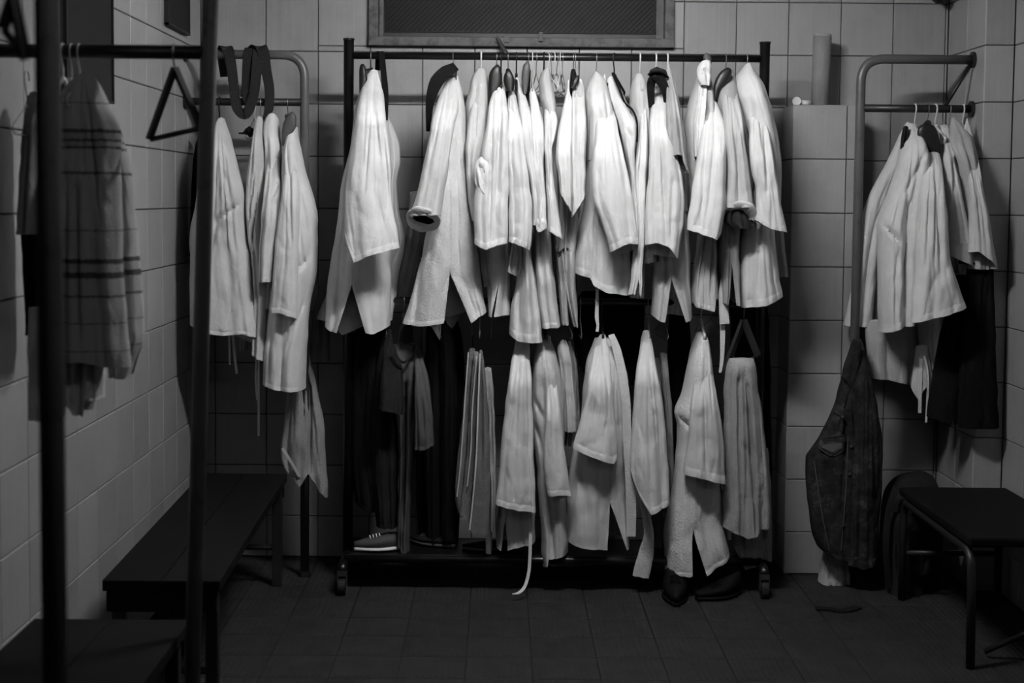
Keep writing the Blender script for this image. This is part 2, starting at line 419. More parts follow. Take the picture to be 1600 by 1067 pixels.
# ------------------------------------------------------------------ pipe frames along the walls
FRY = 5.2
def frame(label, post_px, top_py, mid_py, wall_x, Y, r, m, base_z=0, zt=None, zm=None, post_x=None, lean=0, brace=False, midm=None):
    a = at(post_px, top_py, Y); b_ = at(post_px, mid_py, Y)
    zt = zt or a.z; zm = zm or b_.z; px = post_x if post_x is not None else a.x
    root = thing('wall_frame', label, 'clothes frame', (px, Y, base_z))
    pipe('post', bend([(wall_x, Y, zt), (px, Y, zt), (px + lean, Y, base_z)], .085, 10), r, m, root, 16)
    pipe('hanging_bar', [(wall_x, Y, zm), (px, Y, zm)], r * .85, midm or m, root, 14)
    s = 1 if wall_x > px else -1
    for z in (zt, zm):
        bm = bmesh.new(); tube(bm, [(wall_x - s * .001, Y, z), (wall_x - s * .012, Y, z)], r * 1.7, 16); bmob('wall_flange', bm, midm or m, root)
    bm = bmesh.new(); tube(bm, [(px + lean, Y, base_z), (px + lean, Y, base_z + .02)], r * 1.35, 16); bmob('foot', bm, 'rubber', root)
    if brace:
        bm = bmesh.new(); tube(bm, [(wall_x - s * .01, Y, zt - .01), (wall_x - s * .1, Y, zm + .012)], .007, 8); bmob('brace', bm, midm or m, root, True)
    return root, px, zm
ff, fx, fz = frame('grey bent pipe frame on the left wall with dark belts over it', 476, 86, 160, XL, FRY, .0165, 'pipe_paint', midm='pipe_dark')
fr, frx, frz = frame('grey bent pipe frame beside the low tiled pier on the right', 1346, 92, 169, XC, 5.18, .017, 'pipe_paint', midm='pipe_dark', brace=True)
nx = at(330, 82, 3.2)
frame('dark pipe frame carrying the striped towel on the left', 330, -60, 82, XL, 3.2, .0185, 'near_pipe', lean=(at(304, 1067, 3.2).x - nx.x) * 1.35, midm='pipe_dark')
nz = nx.z
frame('nearest dark pipe frame at the left edge, out of focus', 72, -160, -45, XL, 2.07, .0185, 'near_pipe', midm='pipe_dark')

# ------------------------------------------------------------------ benches
def wooden_bench(label, x0, x1, y0, y1, z, skew=0):
    root = thing('bench', label, 'bench', ((x0 + x1) / 2, (y0 + y1) / 2, 0))
    n_ = 2; wd = (x1 - x0 - .002 * (n_ - 1)) / n_
    for i in range(n_):
        a = x0 + i * (wd + .002); bm = bmesh.new(); box(bm, (a, y0, z - .03), (a + wd, y1, z), .003)
        for v in bm.verts: v.co.x += skew * (y1 - v.co.y)
        bmob('plank', bm, 'bench_wood', root)
    for y in (y0, y1 - .02):
        bm = bmesh.new(); box(bm, (x0 + .01, y + .002, z - .085), (x1 - .01, y + .02, z - .031), .002)
        for v in bm.verts: v.co.x += skew * (y1 - v.co.y)
        bmob('apron', bm, 'bench_wood', root)
    for y in (y0 + .06, y1 - .05):
        for x in (x0 + .03, x1 - .03):
            bm = bmesh.new(); box(bm, (x - .017, y - .017, 0), (x + .017, y + .017, z - .031), .003)
            for v in bm.verts: v.co.x += skew * (y1 - y)
            bmob('leg', bm, 'pipe_dark', root)
        bm = bmesh.new(); tube(bm, [(x0 + .03 + skew * (y1 - y), y, .14), (x1 - .03 + skew * (y1 - y), y, .14)], .01, 8); bmob('stretcher', bm, 'pipe_dark', root)
wooden_bench('long dark plank bench along the left wall, far end by the grey pipe frame', -1.075, -.766, 3.67, 5.12, .40, .028)
wooden_bench('dark plank bench nearest the camera by the left wall', -1.10, -.73, 1.9, 3.33, .40)
# right bench: padded top on bent steel tube
root = thing('bench', 'dark bench with bent steel tube legs by the right wall', 'bench', (1.6, 4.6, 0))
bx0, bx1, by0, by1, bz = 1.42, 1.80, 4.22, 4.98, .40
bm = bmesh.new(); box(bm, (bx0, by0, bz - .03), (bx1, by1, bz), .008); bmob('seat', bm, 'bench_wood', root)
for x in (bx0 + .012, bx1 - .03):
    pipe('leg_frame', bend([(x, by1 - .03, 0), (x, by1 - .03, bz - .046), (x, by0 + .01, bz - .046), (x, by0 - .005, 0)], .06, 8), .0135, 'pipe_dark', root)
for y in (by1 - .03,): pipe('stretcher', [(bx0 + .012, y, .17), (bx1 - .03, y, .17)], .01, 'pipe_dark', root)
pipe('brace', [(bx0 + .09, by0 + .1, .02), (bx1 - .03, by0 + .02, .18)], .009, 'pipe_dark', root)

# ------------------------------------------------------------------ cloth
def pch(xs, ys):
    xs, ys = np.asarray(xs, float), np.asarray(ys, float)
    if len(xs) < 3: return lambda q: np.interp(q, xs, ys)
    h = np.diff(xs); d = np.diff(ys) / h
    mm = np.zeros_like(ys); mm[0], mm[-1] = d[0], d[-1]
    for i in range(1, len(xs) - 1):
        mm[i] = 0 if d[i - 1] * d[i] <= 0 else 2 * d[i - 1] * d[i] / (d[i - 1] + d[i])
    def f(q):
        q = np.clip(q, xs[0], xs[-1]); i = np.clip(np.searchsorted(xs, q) - 1, 0, len(h) - 1)
        t = (q - xs[i]) / h[i]
        return ys[i] * (2 * t ** 3 - 3 * t ** 2 + 1) + h[i] * mm[i] * (t ** 3 - 2 * t ** 2 + t) + ys[i + 1] * (-2 * t ** 3 + 3 * t ** 2) + h[i] * mm[i + 1] * (t ** 3 - t ** 2)
    return f
def vnoise(x, y, seed):
    def hsh(i, j):
        v = np.sin(i * 127.1 + j * 311.7 + seed * 74.7) * 43758.5453
        return v - np.floor(v)
    i, j = np.floor(x), np.floor(y); fx_, fy_ = x - i, y - j
    fx_ = fx_ * fx_ * (3 - 2 * fx_); fy_ = fy_ * fy_ * (3 - 2 * fy_)
    return (hsh(i, j) * (1 - fx_) + hsh(i + 1, j) * fx_) * (1 - fy_) + (hsh(i, j + 1) * (1 - fx_) + hsh(i + 1, j + 1) * fx_) * fy_ - .5
def fbm(x, y, seed): return vnoise(x, y, seed) + .5 * vnoise(2.1 * x, 2.1 * y, seed + 3) + .25 * vnoise(4.3 * x, 4.3 * y, seed + 5)
SEED = [1]
def nums(s): return [[float(q) for q in r.split()] for r in s.split('|')]
def drape(name, m, parent, rows, hem=None, hemb=None, Y=5.0, b=.04, slit=None, fold=(.006, 2.2), wr=.007, cre=(), band=0, rampd=35, thick=.0022, flat=2.4, seed=None, label=None, lines=(), auto=1.0, rexp=.5):
    """a hanging tube of cloth. rows: 'py xl xr|...' outline seen from the front; hem: 'px py|...' lower edge in front, hemb behind;
    Y: depth of its middle (top, bottom); b: half depth; slit: (px, py of the top, px left, px right at the hem)"""
    if seed is None: SEED[0] += 1; seed = SEED[0]
    rs = np.random.RandomState(seed)
    R = nums(rows) if isinstance(rows, str) else rows
    P = [r[0] for r in R]; fl, frt = pch(P, [r[1] for r in R]), pch(P, [r[2] for r in R])
    py0 = P[0]
    H = nums(hem) if hem else [[R[-1][1], P[-1]], [R[-1][2], P[-1]]]
    def to_u(L): return sorted([(float(np.clip((x - fl(y)) / max(frt(y) - fl(y), 1), 0, 1)), y) for x, y in L])
    hu = to_u(H); hf = lambda u: np.interp(u, [q[0] for q in hu], [q[1] for q in hu])
    if hemb:
        hb_ = to_u(nums(hemb)); hbk = lambda u: np.interp(u, [q[0] for q in hb_], [q[1] for q in hb_])
    else: hbk = lambda u: hf(u) - 4 * np.sin(np.pi * u)
    Yt, Yb = (Y if isinstance(Y, tuple) else (Y, Y))
    wid = max(r[2] - r[1] for r in R); hgt = max(q[1] for q in H) - py0
    nf = int(np.clip(wid / 1.3, 16, 54)); nb = max(8, nf // 2); nr = int(np.clip(hgt / 4, 10, 64))
    us = .5
    if slit: us = float(np.clip((slit[0] - fl(slit[1])) / (frt(slit[1]) - fl(slit[1])), .05, .95))
    ease = lambda s: .5 - .5 * np.cos(np.pi * s)
    full = ease(np.linspace(0, 1, nf + 1))
    fr_u = np.concatenate([[us], full[full > us + .01]]); fl_u = np.concatenate([full[full < us - .01], [us]])
    bk_u = ease(np.linspace(1, 0, nb + 1))[1:-1]
    U = np.concatenate([fr_u, bk_u, fl_u]); side = np.concatenate([np.ones(len(fr_u)), -np.ones(len(bk_u)), np.ones(len(fl_u))])
    right = np.concatenate([np.ones(len(fr_u)), np.zeros(len(bk_u)), -np.ones(len(fl_u))])
    hem_py = np.where(side > 0, hf(U), 0)
    e0, e1 = hf(0.), hf(1.)
    wgt = np.clip(np.minimum(U, 1 - U) / .12, 0, 1)
    hem_py = np.where(side > 0, hem_py, hbk(U) * wgt + (1 - wgt) * np.where(U < .5, e0, e1))
    hem_py = hem_py + 1.2 * vnoise(U * 7 + 3, U * 0 + side, seed)
    ends = [0] + ([-1.0] if not band else [-band - 1.2, -band, -band + 1.2, -band * .45, 0])
    tl = np.linspace(0, 1, nr)
    off0 = -3.0 if not band else -band - 3
    PY = np.concatenate([py0 + (hem_py + off0 - py0)[None, :] * tl[:, None], (hem_py[None, :] + np.array(ends[1:] if band else [-1.0, 0])[:, None])], 0)
    PY = np.maximum(PY, py0)
    UU = np.broadcast_to(U, PY.shape)
    XL_, XR_ = fl(PY), frt(PY)
    PX = XL_ + (XR_ - XL_) * UU
    t = np.clip((PY - py0) / max(hgt, 1), 0, 1)
    if slit:
        g = np.clip((PY - slit[1]) / np.maximum(hem_py[None, :] - slit[1], 8), 0, 1)
        ym = hf(us); xs = fl(ym) + (frt(ym) - fl(ym)) * us
        gr, gl = slit[3] - xs, slit[2] - xs
        kr = np.clip((1 - UU) / (1 - us), 0, 1); kl = np.clip(UU / us, 0, 1)
        PX = PX + np.where(right > 0, gr * g * kr, np.where(right < 0, gl * g * kl, 0))
    prof = np.clip(1 - np.abs(2 * UU - 1) ** flat, 0, 1) ** (1 / flat)
    bb = b * np.clip((PY - py0 + 3) / rampd, .05, 1) ** rexp
    ytop = Yt + (Yb - Yt) * (lambda q: q * q * (3 - 2 * q))(np.clip((PY - py0) / (rampd * 1.8), 0, 1))
    ph = rs.rand(6) * 6.28; dr = (rs.rand(6) - .5) * 2.2
    A, K = fold
    f = 0
    for i, (kk, aa) in enumerate(((1, 1), (1.73, .45), (.57, .7), (2.9, .10))):
        sn = np.abs(np.sin(3.1416 * kk * K * UU + ph[i] + dr[i] * t * 1.3 + .5 * vnoise(t * 3, t * 0 + i, seed)))
        f = f + aa * (1.7 * sn ** .75 - 1)
    d = 1.4 * A * (.35 + .75 * t) * f
    d = d + wr * fbm(PX / 26 + seed, PY / 34, seed) * np.clip((PY - py0) / 15, 0, 1)
    # drag lines: ridged noise running down and across the cloth
    for sg, am in ((.22, .55), (-.3, .4)):
        rn = vnoise((PX + sg * PY) / 22 + seed * 1.7, (PY - sg * PX) / 80, seed + 11)
        d = d - auto * .0065 * am * np.clip(.16 - np.abs(rn), 0, 1) / .16 * np.clip((PY - py0) / 25, 0, 1) * (vnoise(PX / 30, PY / 45, seed + 17) > -.1)
    cre = list(cre)
    if hgt > 110 and auto:
        for i in range(4):
            ua, ta = .15 + .7 * rs.rand(), .03 + .25 * rs.rand(); tb = min(.97, ta + .25 + .5 * rs.rand()); ub = np.clip(ua + .3 * (rs.rand() - .5), .08, .92)
            ya, yb = py0 + ta * hgt, py0 + tb * hgt
            cre.append((fl(ya) + (frt(ya) - fl(ya)) * ua, ya, fl(yb) + (frt(yb) - fl(yb)) * ub, yb, 2 + 2.5 * rs.rand(), auto * (.003 + .0045 * rs.rand())))
        for i in range(4):
            ua, ta = .1 + .8 * rs.rand(), .25 + .6 * rs.rand(); ya = py0 + ta * hgt; xa = fl(ya) + (frt(ya) - fl(ya)) * ua
            cre.append((xa, ya, xa + 22 * (rs.rand() - .5), ya + 10 * rs.rand() - 3, 1.3 + .6 * rs.rand(), auto * (.0008 + .0012 * rs.rand())))
    for py_ in lines: d = d - .003 * np.exp(-((PY - py_) / 2.2) ** 2)
    d = d * np.clip((PY - py0) / (rampd * 1.3), 0, 1) ** .8
    win_ = np.clip(np.minimum(UU, 1 - UU) * 7, .12, 1)
    d = d * win_
    for (x0, y0, x1, y1, wd, dep) in cre:
        wd, dep = wd * .75, dep * 1.35
        vx, vy = x1 - x0, y1 - y0; L2 = vx * vx + vy * vy
        q = np.clip(((PX - x0) * vx + (PY - y0) * vy) / L2, 0, 1)
        ds = np.hypot(PX - x0 - q * vx, PY - y0 - q * vy)
        d = d - dep * np.exp(-(ds / wd) ** 2) * np.sin(np.pi * np.clip(q * .9 + .08, 0, 1)) ** .4 * (side[None, :] > 0)
    if band:
        k = hem_py[None, :] - PY
        d = d + .0016 * (k < band + .5) - .002 * np.exp(-((k - band - .0) / 1.0) ** 2)
    # a little sideways life in the outline
    PX = PX + 1.8 * vnoise(PY / 21, side[None, :] * 0 + seed, seed) * np.abs(2 * UU - 1) + .5 * (f if np.ndim(f) else 0) * t * 0
    yy = ytop - side[None, :] * (bb * prof + d)
    V = proj(PX, PY, ytop); V[..., 1] = yy
    nrw, nc = PY.shape
    vs = V.reshape(-1, 3)
    fs = [(r * nc + c, (r + 1) * nc + c, (r + 1) * nc + c + 1, r * nc + c + 1) for r in range(nrw - 1) for c in range(nc - 1)]
    ctr = V[0].mean(0); ctr[2] += .004
    vs = np.vstack([vs, ctr]); ic = len(vs) - 1
    fs += [(c, c + 1, ic) for c in range(nc - 1)]
    # weld the seam above the slit
    o = meshob(name, vs, fs, m, parent, True)
    if label: o['label'] = label
    bm = bmesh.new(); bm.from_mesh(o.data); bmesh.ops.remove_doubles(bm, verts=bm.verts, dist=1e-5); bm.to_mesh(o.data); bm.free()
    o.data.polygons.foreach_set('use_smooth', [True] * len(o.data.polygons))
    if thick:
        sm = o.modifiers.new('thickness', 'SOLIDIFY'); sm.thickness = thick; sm.offset = -1
        es = o.modifiers.new('crisp_edges', 'EDGE_SPLIT'); es.split_angle = math.radians(62); es.use_edge_sharp = False
    def front(px, py):
        u = float(np.clip((px - fl(py)) / (frt(py) - fl(py)), 0, 1))
        q = min(1, max(0, (py - py0) / (rampd * 1.8)))
        return Yt + (Yb - Yt) * q * q * (3 - 2 * q) - b * min(1, max(.05, (py - py0 + 3) / rampd)) ** .5 * max(0, 1 - abs(2 * u - 1) ** flat) ** (1 / flat)
    o_front[o.name] = front
    return o
o_front = {}
def ribbon(name, m, parent, pts, th=.0028, turn=0.0, **kw):
    """cloth strap: pts (px, py, Y, width px[, angle of the width axis about the vertical])"""
    P = [at(*p[:3]) for p in pts]; W = [p[3] / (LENS / SENSOR * 1600) * p[2] / 2 for p in pts]; A = [p[4] if len(p) > 4 else turn for p in pts]
    n_ = 7; Q = smooth_path(P, n_)
    ww = np.interp(np.linspace(0, len(P) - 1, len(Q)), range(len(P)), W); aa = np.interp(np.linspace(0, len(P) - 1, len(Q)), range(len(P)), A)
    vs, fs = [], []
    for i, p in enumerate(Q):
        d = (Q[min(i + 1, len(Q) - 1)] - Q[max(i - 1, 0)]).normalized()
        s = Vector((math.cos(aa[i]), math.sin(aa[i]), 0)); s = (s - d * s.dot(d))
        s = s.normalized() if s.length > 1e-4 else Vector((1, 0, 0))
        nn = d.cross(s).normalized() * th / 2; s = s * ww[i]
        for q in (p - s - nn, p + s - nn, p + s + nn, p - s + nn): vs.append(tuple(q))
        if i:
            k = 4 * i
            for c in range(4): fs.append((k - 4 + c, k - 4 + (c + 1) % 4, k + (c + 1) % 4, k + c))
    fs += [(3, 2, 1, 0), tuple(len(vs) - 4 + c for c in range(4))]
    return meshob(name, vs, fs, m, parent, False, **kw)
def ring_cuff(parent, cx, cy, rx, ry, Y, tilt, m, th=7, name='rolled_cuff', depth=.03, arc=(0, 1)):
    """turned-up sleeve end: a soft torus seen a little from below"""
    c = at(cx, cy, Y); sx = rx / 2222 * Y; sz = ry / 2222 * Y; rt = th / 2222 * Y
    vs, fs = [], []; N, K = 36, 12
    closed = arc[1] - arc[0] > .99
    for i in range(N):
        a = 2 * math.pi * (arc[0] + (arc[1] - arc[0]) * i / (N if closed else N - 1))
        wob = 1 + .12 * math.sin(3 * a + cx) + .06 * math.sin(7 * a)
        bx_, bz_ = math.cos(a) * sx, math.sin(a) * sz
        base = Vector((bx_, -depth * math.sin(a), bz_))
        rad = Vector((math.cos(a), .2 * math.sin(a), math.sin(a))).normalized(); ax = Vector((0, -1, .8)).normalized()
        for j in range(K):
            q = 2 * math.pi * j / K
            vs.append(c + base + rad * math.cos(q) * rt * .62 * wob + ax * math.sin(q) * rt * 1.25 * wob)
    for i in range(N if closed else N - 1):
        for j in range(K): fs.append((i * K + j, ((i + 1) % N) * K + j, ((i + 1) % N) * K + (j + 1) % K, i * K + (j + 1) % K))
    Mt = Matrix.Rotation(tilt, 3, 'Y'); vs = [c + Mt @ (v - c) for v in vs]
    return meshob(name, [tuple(v) for v in vs], fs, m, parent, True)

# ---- hangers: one of each kind, copied
HKIND = {}
def hook_pts(r=.016):
    return [(0, math.cos(a) * r, math.sin(a) * r) for a in [math.radians(q) for q in range(-20, 181, 20)]] + [(0, -r, -.006), (0, -.008, -.026), (0, 0, -.04), (0, 0, -.062)]
def make_hanger(kind):
    root = bpy.data.objects.new('hanger', None); put(root); root.empty_display_size = .03
    hm, sm, hr = {'wire_pale': ('wire_pale', 'wire_pale', .0019), 'wire': ('wire_steel', 'wire_steel', .0016), 'white': ('plastic_white', 'plastic_white', .003), 'black': ('plastic_black', 'plastic_black', .0028),
                  'broad': ('steel', 'plastic_black', .0018), 'broad_grey': ('steel', 'plastic_grey', .0018)}[kind]
    bm = bmesh.new(); tube(bm, hook_pts(), hr, 8); bmob('hook', bm, hm, root, True, False)
    bm = bmesh.new()
    if kind.startswith('broad'):
        # contoured shoulder: wide, curved, rounded ends
        N = 14; rings = []
        for i in range(-N, N + 1):
            t = i / N; y = .205 * t; z = -.062 - .115 * abs(t) ** 1.35
            wdt = .012 + .016 * min(1, abs(t) * 1.6); wdt *= math.sqrt(max(.03, 1 - max(0, abs(t) - .86) ** 2 / .0196 * .95)); hh = .010 * (1 if abs(t) < .9 else .8)
            rings.append([bm.verts.new((wdt * math.cos(a), y, z + hh * math.sin(a) - .35 * wdt * math.cos(a) ** 2)) for a in [2 * math.pi * k / 10 for k in range(10)]])
        for A, B in zip(rings, rings[1:]):
            for k in range(10): bm.faces.new((A[k], A[(k + 1) % 10], B[(k + 1) % 10], B[k]))
        bm.faces.new(rings[0]); bm.faces.new(rings[-1][::-1])
    else:
        r = hr * (1.0 if 'wire' in kind else 1.7)
        tube(bm, bend([(0, -.015, -.062), (0, 0, -.06), (0, .13, -.115), (0, .115, -.128), (0, -.085, -.128), (0, -.10, -.112), (0, 0, -.06), (0, .015, -.062)], .008, 4), r, 8)
    bmob('shoulder_bar', bm, sm, root, True, False)
    return root
USED = {}
BROAD = {580: ('101 564 570|108 562 573|125 561 574|150 562 572', 5.06), 776: ('102 774 780|108 768 783|120 763 784|140 762 782|165 762 772', 5.06), 794: ('110 791 797|116 788 801|126 787 805|143 792 803', 5.05),
         826: ('97 821 825|102 817 828|120 815 827|138 816 825|147 818 823', 5.04), 896: ('119 900 905|124 894 905|138 891 899', 5.06), 1134: ('107 1133 1142|112 1126 1144|125 1118 1140|140 1114 1126|155 1114 1119', 5.03),
         1450: ('193 1444 1452|197 1437 1460|208 1434 1466|225 1440 1470|258 1460 1473', 5.07), 450: ('176 452 458|183 447 463|195 442 463|210 440 456|228 440 448', 5.08), 632: ('505 630 640|515 622 646|535 620 648', 5.1), 1107: ('84 1100 1106|90 1098 1111|100 1104 1112', 5.12),
         708: ('104 704 712|112 700 714|125 698 714', 5.08)}
def broad_hanger(px, Y, z, kind, label, group):
    g = thing('hanger', label, 'hanger', (at(px, 308 - (z - EYE) * 2222 / Y, Y).x, Y, z), group)
    bm = bmesh.new(); tube(bm, hook_pts(), .0018, 8); bmob('hook', bm, 'steel', g, True, False)
    rows, yy = BROAD[px]; m_ = 'plastic_black' if kind == 'broad' else 'plastic_grey'
    drape('shoulder_end', m_, g, rows, Y=yy, b=.014, fold=(0, 1), wr=0, thick=.003, rampd=12, auto=0)
    bm = bmesh.new(); R_ = nums(rows); e = at((R_[1][1] + R_[1][2]) / 2, R_[1][0] + 4, yy)
    tube(bm, smooth_path([tuple(e - g.location), (0, -.02, -.055), (0, 0, -.05), (0, .03, -.06), (0, .16, -.13)], 5), .009, 8); bmob('shoulder_bar', bm, m_, g, True, False)
    return g
def hanger(px, Y, z, kind, label, yaw=0, drop=0, group='hangers on the top rail of the rack'):
    if kind.startswith('broad'): return broad_hanger(px, Y, z, kind, label, group)
    if kind not in HKIND: HKIND[kind] = make_hanger(kind); o = HKIND[kind]
    else: o = copy_tree(HKIND[kind])
    x = at(px, 308 - (z - EYE) * 2222 / Y, Y).x
    o.location = (x, Y, z); o.rotation_euler = (0, 0, math.radians(yaw))
    o['label'] = label; o['category'] = 'hanger'; o['group'] = group
    return o

# ------------------------------------------------------------------ garments
def garment(name, label, cat, px, py, Y, group=None):
    return thing(name, label, cat, at(px, py, Y), group)
GT, GL_, GRT, GLF = 'jackets on the top rail', 'jackets on the lower rail', 'jackets on the right frame', 'jackets on the left frame'
SY, BY = (5.105, 4.88), (5.12, 5.08)       # sleeve and body depth
def jacket(label, px, py, group, parts, name='jacket', cat='jacket', Y=5.0):
    g = garment(name, label, cat, px, py, Y, group)
    tops = [nums(p['rows'])[0][0] for p in parts if p['n'] == 'body']
    for p in parts:
        p = dict(p); nm, mm = p.pop('n'), p.pop('m', 'gi_white')
        if nm == 'sleeve' and tops:
            r_ = nums(p['rows']); up = min(26, r_[0][0] - tops[0] - 2)
            if up > 5:       # the sleeve head runs up into the shoulder as a soft ridge
                xm = (r_[0][1] + r_[0][2]) / 2; wd = (r_[0][2] - r_[0][1]) / 2
                p['rows'] = [[r_[0][0] - up, xm - 1.2, xm + 1.2], [r_[0][0] - up * .5, xm - wd * .62, xm + wd * .62]] + r_
                p['rampd'] = p.get('rampd', 48) + up
        drape(nm, mm, g, **p)
    return g
def Sl(rows, hem=None, m='gi_white', **k):
    k.setdefault('Y', SY); k.setdefault('b', .042); k.setdefault('fold', (.0055, 1.5)); k.setdefault('band', 8); k.setdefault('rexp', .85); k.setdefault('rampd', 48)
    return dict(n='sleeve', m=m, rows=rows, hem=hem, **k)
def Bo(rows, hem=None, m='gi_white', **k):
    k.setdefault('Y', BY); k.setdefault('b', .085); k.setdefault('fold', (.008, 1.7)); k.setdefault('band', 6)
    return dict(n='body', m=m, rows=rows, hem=hem, **k)
def Pn(rows, hem=None, m='lining_grey', n='back_panel', **k):
    k.setdefault('Y', 5.23); k.setdefault('b', .03)
    return dict(n=n, m=m, rows=rows, hem=hem, **k)

# --- top rail, left to right
jacket('white jacket nearest the left post of the rack, wide plain sleeve', 560, 515, GT, [
    Bo('112 576 590|150 560 602|185 553 606|230 547 610|300 532 612|350 527 612|394 519 611|440 512 611|510 508 609', '508 508|530 515|574 518|609 508', slit=(554, 443, 530, 575), band=0),
    Sl('110 578 589|125 570 594|150 562 598|200 553 604|240 547 609|300 539 611|340 538 616|367 538 621|412 538 628', '538 367|554 410|575 400|600 393|626 387', m='gi_bright', hemb='538 366|560 396|626 383', band=9, cre=((600, 200, 607, 330, 4, .012), (588, 180, 600, 300, 5, .006))),
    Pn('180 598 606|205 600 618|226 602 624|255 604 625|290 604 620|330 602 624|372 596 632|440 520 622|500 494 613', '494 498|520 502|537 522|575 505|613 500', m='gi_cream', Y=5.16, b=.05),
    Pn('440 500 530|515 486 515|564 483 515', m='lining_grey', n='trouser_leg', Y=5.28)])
jacket('white jacket with a rolled fluffy cuff, second from the left post', 700, 505, GT, [
    Bo('119 706 716|140 694 722|175 684 727|208 678 729|250 676 730|300 676 735|334 672 739|361 667 741|390 661 746|420 654 751|457 645 755|505 629 763', '629 504|660 507|695 503|736 491|763 487', slit=(704, 424, 695, 737), m='gi_quilt', band=7, Y=(5.12, 5.04), cre=((662, 380, 648, 500, 6, .014), (703, 424, 690, 470, 5, .004), (706, 424, 735, 445, 5, .004))),
    Sl('121 700 712|139 691 716|169 679 716|196 673 710|230 667 704|265 660 701|300 652 694|336 640 689', m='gi_white', Y=(5.07, 4.895), band=0, lines=(196,), cre=((700, 190, 690, 320, 5, .008),)),
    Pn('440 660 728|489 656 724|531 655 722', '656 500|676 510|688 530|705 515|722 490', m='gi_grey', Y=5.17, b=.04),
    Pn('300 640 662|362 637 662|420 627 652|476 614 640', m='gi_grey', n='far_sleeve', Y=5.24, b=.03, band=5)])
def cuff_of(gname): return [o for o in C.objects if o.get('label', '').startswith(gname)][0]
g = cuff_of('white jacket with a rolled fluffy cuff')
ring_cuff(g, 661, 343, 23, 13, 4.885, .18, 'gi_quilt', 7)
drape('cuff_shade', 'dark_cloth', g, '333 652 672|340 645 681|350 645 682|357 654 676', Y=4.93, b=.012, rampd=10, wr=.01)  # dark sheet standing in for the shade inside the cuff
jacket('pale grey jacket with a bulging shoulder, third from the left post', 745, 448, GT, [
    Bo('107 746 756|118 739 762|142 733 765|165 728 764|200 727 763|250 727 764|300 731 768|350 738 772|400 744 775|448 752 778', '752 447|765 445|778 441', m='gi_cream', Y=(5.14, 5.1), b=.07),
    Sl('140 746 758|160 738 760|200 730 760|240 727 757|300 730 754|345 738 756', m='gi_cream', Y=(5.1, 4.96), b=.04, cre=((748, 215, 742, 240, 4, .01),))])
g4 = jacket('white jacket with a bunched armhole and a teardrop slit, fourth from the left post', 780, 492, GT, [
    Bo('122 776 784|145 771 788|165 764 792|195 760 794|300 758 797|390 757 798|430 760 798|460 762 798|492 763 798', '763 493|780 492|798 490', slit=(781, 429, 768, 772), band=0),
    Sl('120 776 783|140 771 788|165 763 792|195 760 795|230 753 796|260 749 796|300 742 795|340 740 794|375 742 794|392 742 794', '742 381|760 390|775 383|794 379', m='gi_bright', band=10, cre=((770, 160, 764, 380, 3, .016), (748, 250, 764, 262, 5, .010), (783, 180, 778, 350, 4, .006)))])
drape('bunched_cloth', 'gi_bright', g4, '244 752 764|252 745 768|265 741 768|280 741 767|292 744 766|303 752 764', Y=4.875, b=.03, fold=(.005, 3), wr=.012, cre=((748, 258, 762, 292, 3, .02),), rampd=14)
g5 = jacket('white jacket with a long bell-shaped hem, fifth from the left post', 820, 532, GT, [
    Bo('140 797 803|165 794 809|220 793 818|300 796 828|385 804 830|410 806 832|435 807 836|480 798 843|498 797 846|520 796 847|534 797 848', '796 520|810 531|848 533', m='gi_white', band=13, Y=(5.12, 5.03), cre=((826, 400, 838, 520, 5, .012), (812, 430, 806, 500, 4, .008))),
    Sl('137 796 802|147 794 805|174 794 812|215 792 819|250 792 823|283 795 827|335 795 832|378 795 831|391 795 828', '795 377|812 383|828 391', m='gi_bright', band=9, cre=((812, 220, 822, 340, 4, .006),)),
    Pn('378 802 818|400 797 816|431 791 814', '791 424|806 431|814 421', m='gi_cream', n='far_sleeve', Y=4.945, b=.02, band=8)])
jacket('narrow white jacket squeezed between bell-hemmed jacket and its right neighbour', 826, 352, GT, [
    Sl('122 806 811|150 809 821|180 812 830|215 816 833|260 823 837|300 829 839|340 832 840|352 832 840', m='gi_white', Y=(5.1, 4.915), fold=(.004, 1)),
    Bo('130 808 812|180 813 828|300 826 838|380 830 842|470 832 846', m='gi_cream', Y=(5.15, 5.12), b=.08)])
g7 = jacket('white creased jacket with a small knotted sleeve end, seventh from the left post', 850, 511, GT, [
    Sl('138 830 834|147 827 838|173 828 843|198 829 849|223 831 850|250 833 849|304 836 852|345 838 854|362 838 855', '838 356|855 358', m='gi_bright', cre=((838, 190, 845, 330, 2.5, .012), (832, 180, 840, 300, 2.5, .008)), Y=(5.08, 4.905), band=0),
    Bo('145 830 836|200 832 850|300 838 854|368 836 861|390 836 862|457 839 869|511 846 876', '846 511|876 508', Y=(5.13, 5.05), b=.09, band=8, cre=((860, 400, 868, 500, 4, .006),))])
drape('knotted_end', 'gi_bright', g7, '341 840 850|347 838 855|356 838 855|362 840 846', Y=4.87, b=.016, fold=(.004, 2), wr=.006, rampd=8)
jacket('white jacket with a grey-shaded shoulder and cut cuff, left of the bare wire hangers', 865, 380, GT, [
    Bo('107 853 858|115 846 861|130 842 863|156 843 867|174 848 869|250 852 871|340 858 876|420 870 884|505 876 888', m='gi_cream', Y=(5.14, 5.08), b=.08),
    Sl('158 855 861|174 851 868|188 850 871|213 850 868|235 851 863|260 852 863|300 854 868|345 856 875|376 853 879', '853 359|866 366|879 374', m='gi_white', band=8, cre=((858, 190, 860, 300, 3, .006),), Y=(5.06, 4.90))])
